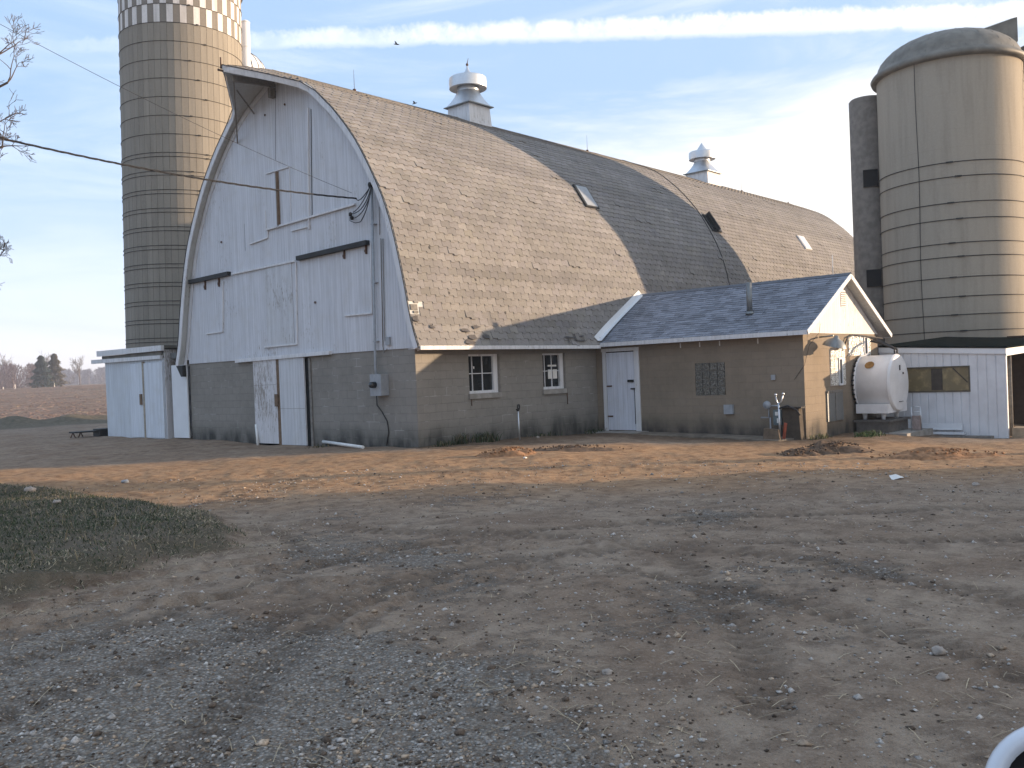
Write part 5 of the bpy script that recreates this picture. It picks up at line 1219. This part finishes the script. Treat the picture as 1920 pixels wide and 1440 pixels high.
def wood_mass(x0, x1, topf, base, dist, n, cc, name, label, seed):  # cc is a paled twig colour that imitates distance haze
    r2 = np.random.default_rng(seed); mb = MB()
    for k in range(n):
        px = r2.uniform(x0, x1); D = dist*r2.uniform(.95, 1.15); b = at(px, base(px), D); tp_ = at(px, topf(px)+abs(r2.normal(0, 3.5)), D); h = tp_[2]-b[2]; w = h*r2.uniform(.28, .45)
        mb.tube([b-(0,0,1.), b+(0,0,h*.8)], [.12, .03], 4, caps=False, c=tuple(v*.8 for v in cc))
        for i in range(230):
            u = r2.random(); a = r2.uniform(0, 2*PI); R = w*(math.sin(PI*min(1, .25+u*.75))**.7)*r2.random()**.5; q = b+np.array([R*math.cos(a), R*math.sin(a), h*(-.02+1.0*u)])
            L = r2.uniform(.3, 1.1); d = np.array([math.cos(a)*.5, math.sin(a)*.5, 1.])+r2.normal(0, .3, 3); d = d/np.linalg.norm(d)*L; wv = CR*r2.uniform(.05, .13); kk = r2.uniform(.7, 1.3)
            mb.add([q-wv, q+wv, q+d], [(0,1,2)], False, tuple(v*kk for v in cc))
    build(name, mb, veg, None, label, None, None, 'stuff')
wood_mass(-260, 72, lambda x: 688-8*math.sin(x/23.)-3*math.sin(x/7), lambda x: 731-.1*x, 235, 130, (.36,.265,.24), 'brush_thicket', 'brown leafless thicket left of the conifers', 1)
wood_mass(60, 330, lambda x: 688-4*math.sin(x/31.), lambda x: 735-.04*x, 420, 200, (.31,.275,.30), 'distant_wood', 'grey far wood along the horizon behind the field', 2)
for i, (px, ty, lb) in enumerate(((150,664,'tall faint bare tree rising over the far wood'), (8,664,'bare tree rising over the thicket at the left edge'), (90,662,'bare tree showing between the two conifers'))):
    b = at(px, 722, 290); t = at(px, ty, 290); h = t[2]-b[2]; tr = thing('far_bare_tree', b, lb, 'tree', 'bare trees over the far wood'); mb = MB(); mb.tube([b-(0,0,1), b+(0,0,h*.5)], [.2,.12], 6); build('trunk', mb, bark, tr); mb = MB()
    for k in range(12): branch(mb, b+np.array([0,0,h*rng.uniform(.25,.5)]), rng.normal(0, .5, 3)+np.array([0,0,1.]), h*.33, .09, 2, .1, (2,4), .03)
    build('crown', mb, bark, tr)
for px, py, D in ((6,727,190),(28,722,190),(102,719,200)):
    p = at(px, py, D); lb = {6:'white fence stake at the far left of the field',28:'yellowish stake left of the conifers',102:'small white stake below the paler conifer'}[px]
    mb = MB(); mb.beam(p-(0,0,.9), p+(0,0,.15), .12, .12, up=(1,0,0)); build('fence_stake', mb, paper, None, lb, 'stake', 'stakes along the field edge', base=p-(0,0,.9))

# added objects, unseen beyond the right edge, placed to shade the foreground
e_ = np.array([math.cos(SUN_AZ), math.sin(SUN_AZ)]); n_ = np.array([-e_[1], e_[0]])    # toward the sun / across it
def sq(s, n): return e_*s+n_*n
C0 = sq(24, -7.9)
sd_ = thing('shade_caster_shed', (C0[0], C0[1], 0), 'added unseen grey shed placed to cast shadow over the foreground', 'shed')
mb = MB(); c = [C0, sq(24,-36), sq(36,-36), sq(36,-7.9)]; mb.prism([(*q, -1.) for q in c], (0,0,6.4)); build('caster_wall', mb, galv_dk, sd_)
mb = MB(); a1 = (C0+sq(36,-7.9))/2; mb.prism([(*(C0-e_*.3+n_*0), 5.4), (*(sq(36,-7.9)+e_*.3), 5.4), (*a1, 8.0)], (*(sq(0,-28.1)), 0)); build('caster_roof', mb, dome_m, sd_)
tb = sq(44, -5.6); tt0 = thing('shade_caster_tree', (tb[0], tb[1], 0), 'added unseen tree out of frame at right, placed to shade the grass bank', 'tree')  # added tree, crown sized and set for its shadow on the grass
mb = MB(); mb.tube([(tb[0],tb[1],-1),(tb[0],tb[1],11)], [.3,.1], 10); build('trunk', mb, bark, tt0)
mb = MB()
for k in range(5000):
    q = rng.normal(0, 1, 3); q = q/np.linalg.norm(q)*rng.random()**.4; q = np.array([tb[0], tb[1], 9.3])+q*np.array([2.6, 2.6, 3.2]); s = rng.uniform(.2, .5); a = rng.normal(0, 1, 3)*s; b = rng.normal(0, 1, 3)*s
    mb.add([q, q+a, q+b], [(0,1,2)], False, (.05,.07,.04))
build('crown', mb, veg, tt0)

# vehicle with mirror at the bottom right corner
mc = at(2006, 1508, .95)
vt = thing('parked_pickup', (mc[0], mc[1], 0), 'white pickup beside the camera, only its mirror rim showing at lower right', 'vehicle')
ax = -_f
mb = MB(); ma = ray(2006, 1508); mb.lathe([(.060,.010),(.064,.001),(.072,-.003),(.079,.002),(.082,.012),(.080,.035),(.068,.075),(.045,.10),(.001,.108)], mc, 48, axis=ma); build('mirror_housing', mb, car_paint, vt)
mb = MB(); mb.lathe([(.001,.022),(.050,.018),(.0615,.007)], mc, 40, axis=ma); build('mirror_glass', mb, black_plastic, vt)
mb = MB(); arm = mc+CR*.16-CU*.05; mb.tube([mc+_f*.06, mc+_f*.05+CR*.1-CU*.02, arm+CR*.12], .018, 10); build('mirror_arm', mb, black_plastic, vt)
fh = np.array([_f[0], _f[1], 0]); fh /= np.linalg.norm(fh); rh = np.array([CR[0], CR[1], 0]); rh /= np.linalg.norm(rh)
bc = CPOS+rh*1.45-fh*.9; mb = MB()
sec = [(-.02,.45),(-.05,.75),(-.02,1.05),(.05,1.12),(1.7,1.12),(1.75,.75),(1.7,.45)]
bp = [bc*np.array([1,1,0])+rh*a+np.array([0,0,b])+fh*.9 for a, b in sec]; mb.prism(bp, -fh*3.4); build('truck_body', mb, car_paint, vt)
mb = MB(); sec = [(.1,1.13),(.28,1.72),(1.45,1.72),(1.62,1.13)]; bp = [bc*np.array([1,1,0])+rh*a+np.array([0,0,b])+fh*.2 for a, b in sec]; mb.prism(bp, -fh*1.6); build('truck_cab', mb, glass, vt)
for s_ in (0, 1):
    for k in (.35, -1.9):
        q = bc*np.array([1,1,0])+rh*(.0+1.7*s_)+fh*k+np.array([0,0,.36]); mb = MB(); mb.lathe([(.001,-.11),(.36,-.11),(.37,0),(.36,.11),(.001,.11)], q, 24, axis=rh); build('wheel', mb, black_plastic, vt)

# ------------------------------------------------------------------ air
hm = bpy.data.materials.new('haze_air'); hm.use_nodes = True; hn_ = hm.node_tree; hn_.nodes.clear(); pv = hn_.nodes.new('ShaderNodeVolumePrincipled'); ho = hn_.nodes.new('ShaderNodeOutputMaterial')
pv.inputs['Color'].default_value = (.90, .93, 1., 1); pv.inputs['Density'].default_value = .0008; pv.inputs['Anisotropy'].default_value = .2; hn_.links.new(pv.outputs[0], ho.inputs['Volume'])
mb = MB(); mb.box(-1250, 1250, -1250, 1250, -6, 24); build('haze', mb, hm, None, 'thin morning haze lying over the farm', kind='stuff')
# ------------------------------------------------------------------ sun and sky
sun = bpy.data.lights.new('sun', 'SUN'); sun.energy = 5.0; sun.angle = math.radians(.5); sun.color = (1., .74, .50)
so = bpy.data.objects.new('sun', sun); col.objects.link(so)
sd = Vector((math.cos(SUN_AZ)*math.cos(SUN_EL), math.sin(SUN_AZ)*math.cos(SUN_EL), math.sin(SUN_EL)))
so.rotation_euler = sd.to_track_quat('Z', 'Y').to_euler()
w = bpy.data.worlds.new('World'); sc.world = w; w.use_nodes = True; nt = w.node_tree; nt.nodes.clear()
class WN(NT):
    def __init__(s): s.t = nt; s.n = nt.nodes; s.l = nt.links; s.tc = s.n.new('ShaderNodeTexCoord')
k = WN(); out = k.new('ShaderNodeOutputWorld'); sky = k.new('ShaderNodeTexSky', sky_type='NISHITA', sun_disc=False, sun_elevation=SUN_EL, sun_rotation=PI/2-SUN_AZ, air_density=1.0, dust_density=.25, ozone_density=3.0)
bg1 = k.new('ShaderNodeBackground', i_Color=sky.outputs[0], i_Strength=.12)
D = k.tc.outputs['Generated']
def dot(v):
    n = k.new('ShaderNodeVectorMath', operation='DOT_PRODUCT'); k.l.new(D, n.inputs[0]); n.inputs[1].default_value = tuple(map(float, v)); return n.outputs['Value']
zup = dot((0, 0, 1)); side = dot((CR[0], CR[1], 0)); fwd = dot((_f[0], _f[1], 0))
tanx = k.math('DIVIDE', side, k.math('MAXIMUM', fwd, .25))
mp = k.new('ShaderNodeMapping'); k.l.new(D, mp.inputs[0]); mp.inputs['Scale'].default_value = (1.2, 1.2, 6.5)
cn = k.noise(mp.outputs[0], 2.2, 7, .6, .6)
# thin high cloud: thick towards the horizon, streaky above
hz_ = k.ramp(k.math('ADD', zup, k.math('MULTIPLY', k.math('SUBTRACT', cn, .5), .30)), .30, .02, 0., 1.)
rt = k.ramp(k.math('ADD', k.math('SUBTRACT', zup, k.math('MULTIPLY', tanx, .10)), k.math('MULTIPLY', k.math('SUBTRACT', cn, .5), .16)), .27, .185, 0., 1.)
rt = k.math('MULTIPLY', rt, k.ramp(tanx, -.15, .12)); veil = k.ramp(cn, .38, .70, .08, .62)
cl = k.math('MAXIMUM', k.math('MAXIMUM', hz_, k.math('MULTIPLY', rt, .95)), veil)
# contrail: a straight band through two sky directions
r1_, r2_ = ray(480, 76), ray(1720, 34); nrm = np.cross(r1_, r2_); nrm /= np.linalg.norm(nrm)
dd = dot(nrm); fine = k.noise(D, 42, 5, .7); ddn = k.math('ADD', dd, k.math('MULTIPLY', k.math('SUBTRACT', fine, .5), .016))
wd = k.math('ADD', .0115, k.math('MULTIPLY', tanx, .004))
tr_ = k.ramp(k.math('DIVIDE', k.math('ABSOLUTE', ddn), wd), 1.25, .30, 0., 1.); tr_ = k.math('MULTIPLY', tr_, k.ramp(tanx, -.62, -.15, .25, .92)); tr_ = k.math('MULTIPLY', tr_, k.ramp(fine, .3, .62, .55, 1.))
tr_ = k.math('MULTIPLY', tr_, k.ramp(fwd, .1, .3)); cl = k.math('MAXIMUM', cl, tr_)
ccol = k.mix(k.ramp(tanx, -.4, .35), (.70,.79,.96), (1.0,.965,.92)); ccol = k.mix(k.ramp(zup, .10, .0), ccol, (.88,.86,.88))
bg2 = k.new('ShaderNodeBackground', i_Color=ccol, i_Strength=.73)
ms = k.new('ShaderNodeMixShader', i_0=cl); bgv = k.new('ShaderNodeBackground', i_Color=(.45,.67,1.0), i_Strength=.61); mv = k.new('ShaderNodeMixShader', i_0=.80); k.l.new(bg1.outputs[0], mv.inputs[1]); k.l.new(bgv.outputs[0], mv.inputs[2]); k.l.new(mv.outputs[0], ms.inputs[1]); k.l.new(bg2.outputs[0], ms.inputs[2]); k.l.new(ms.outputs[0], out.inputs[0])

sc.view_settings.view_transform = 'Standard'; sc.view_settings.look = 'None'; sc.view_settings.exposure = 0.92; sc.view_settings.gamma = 1
sc.cycles.max_bounces = 6; sc.cycles.diffuse_bounces = 3
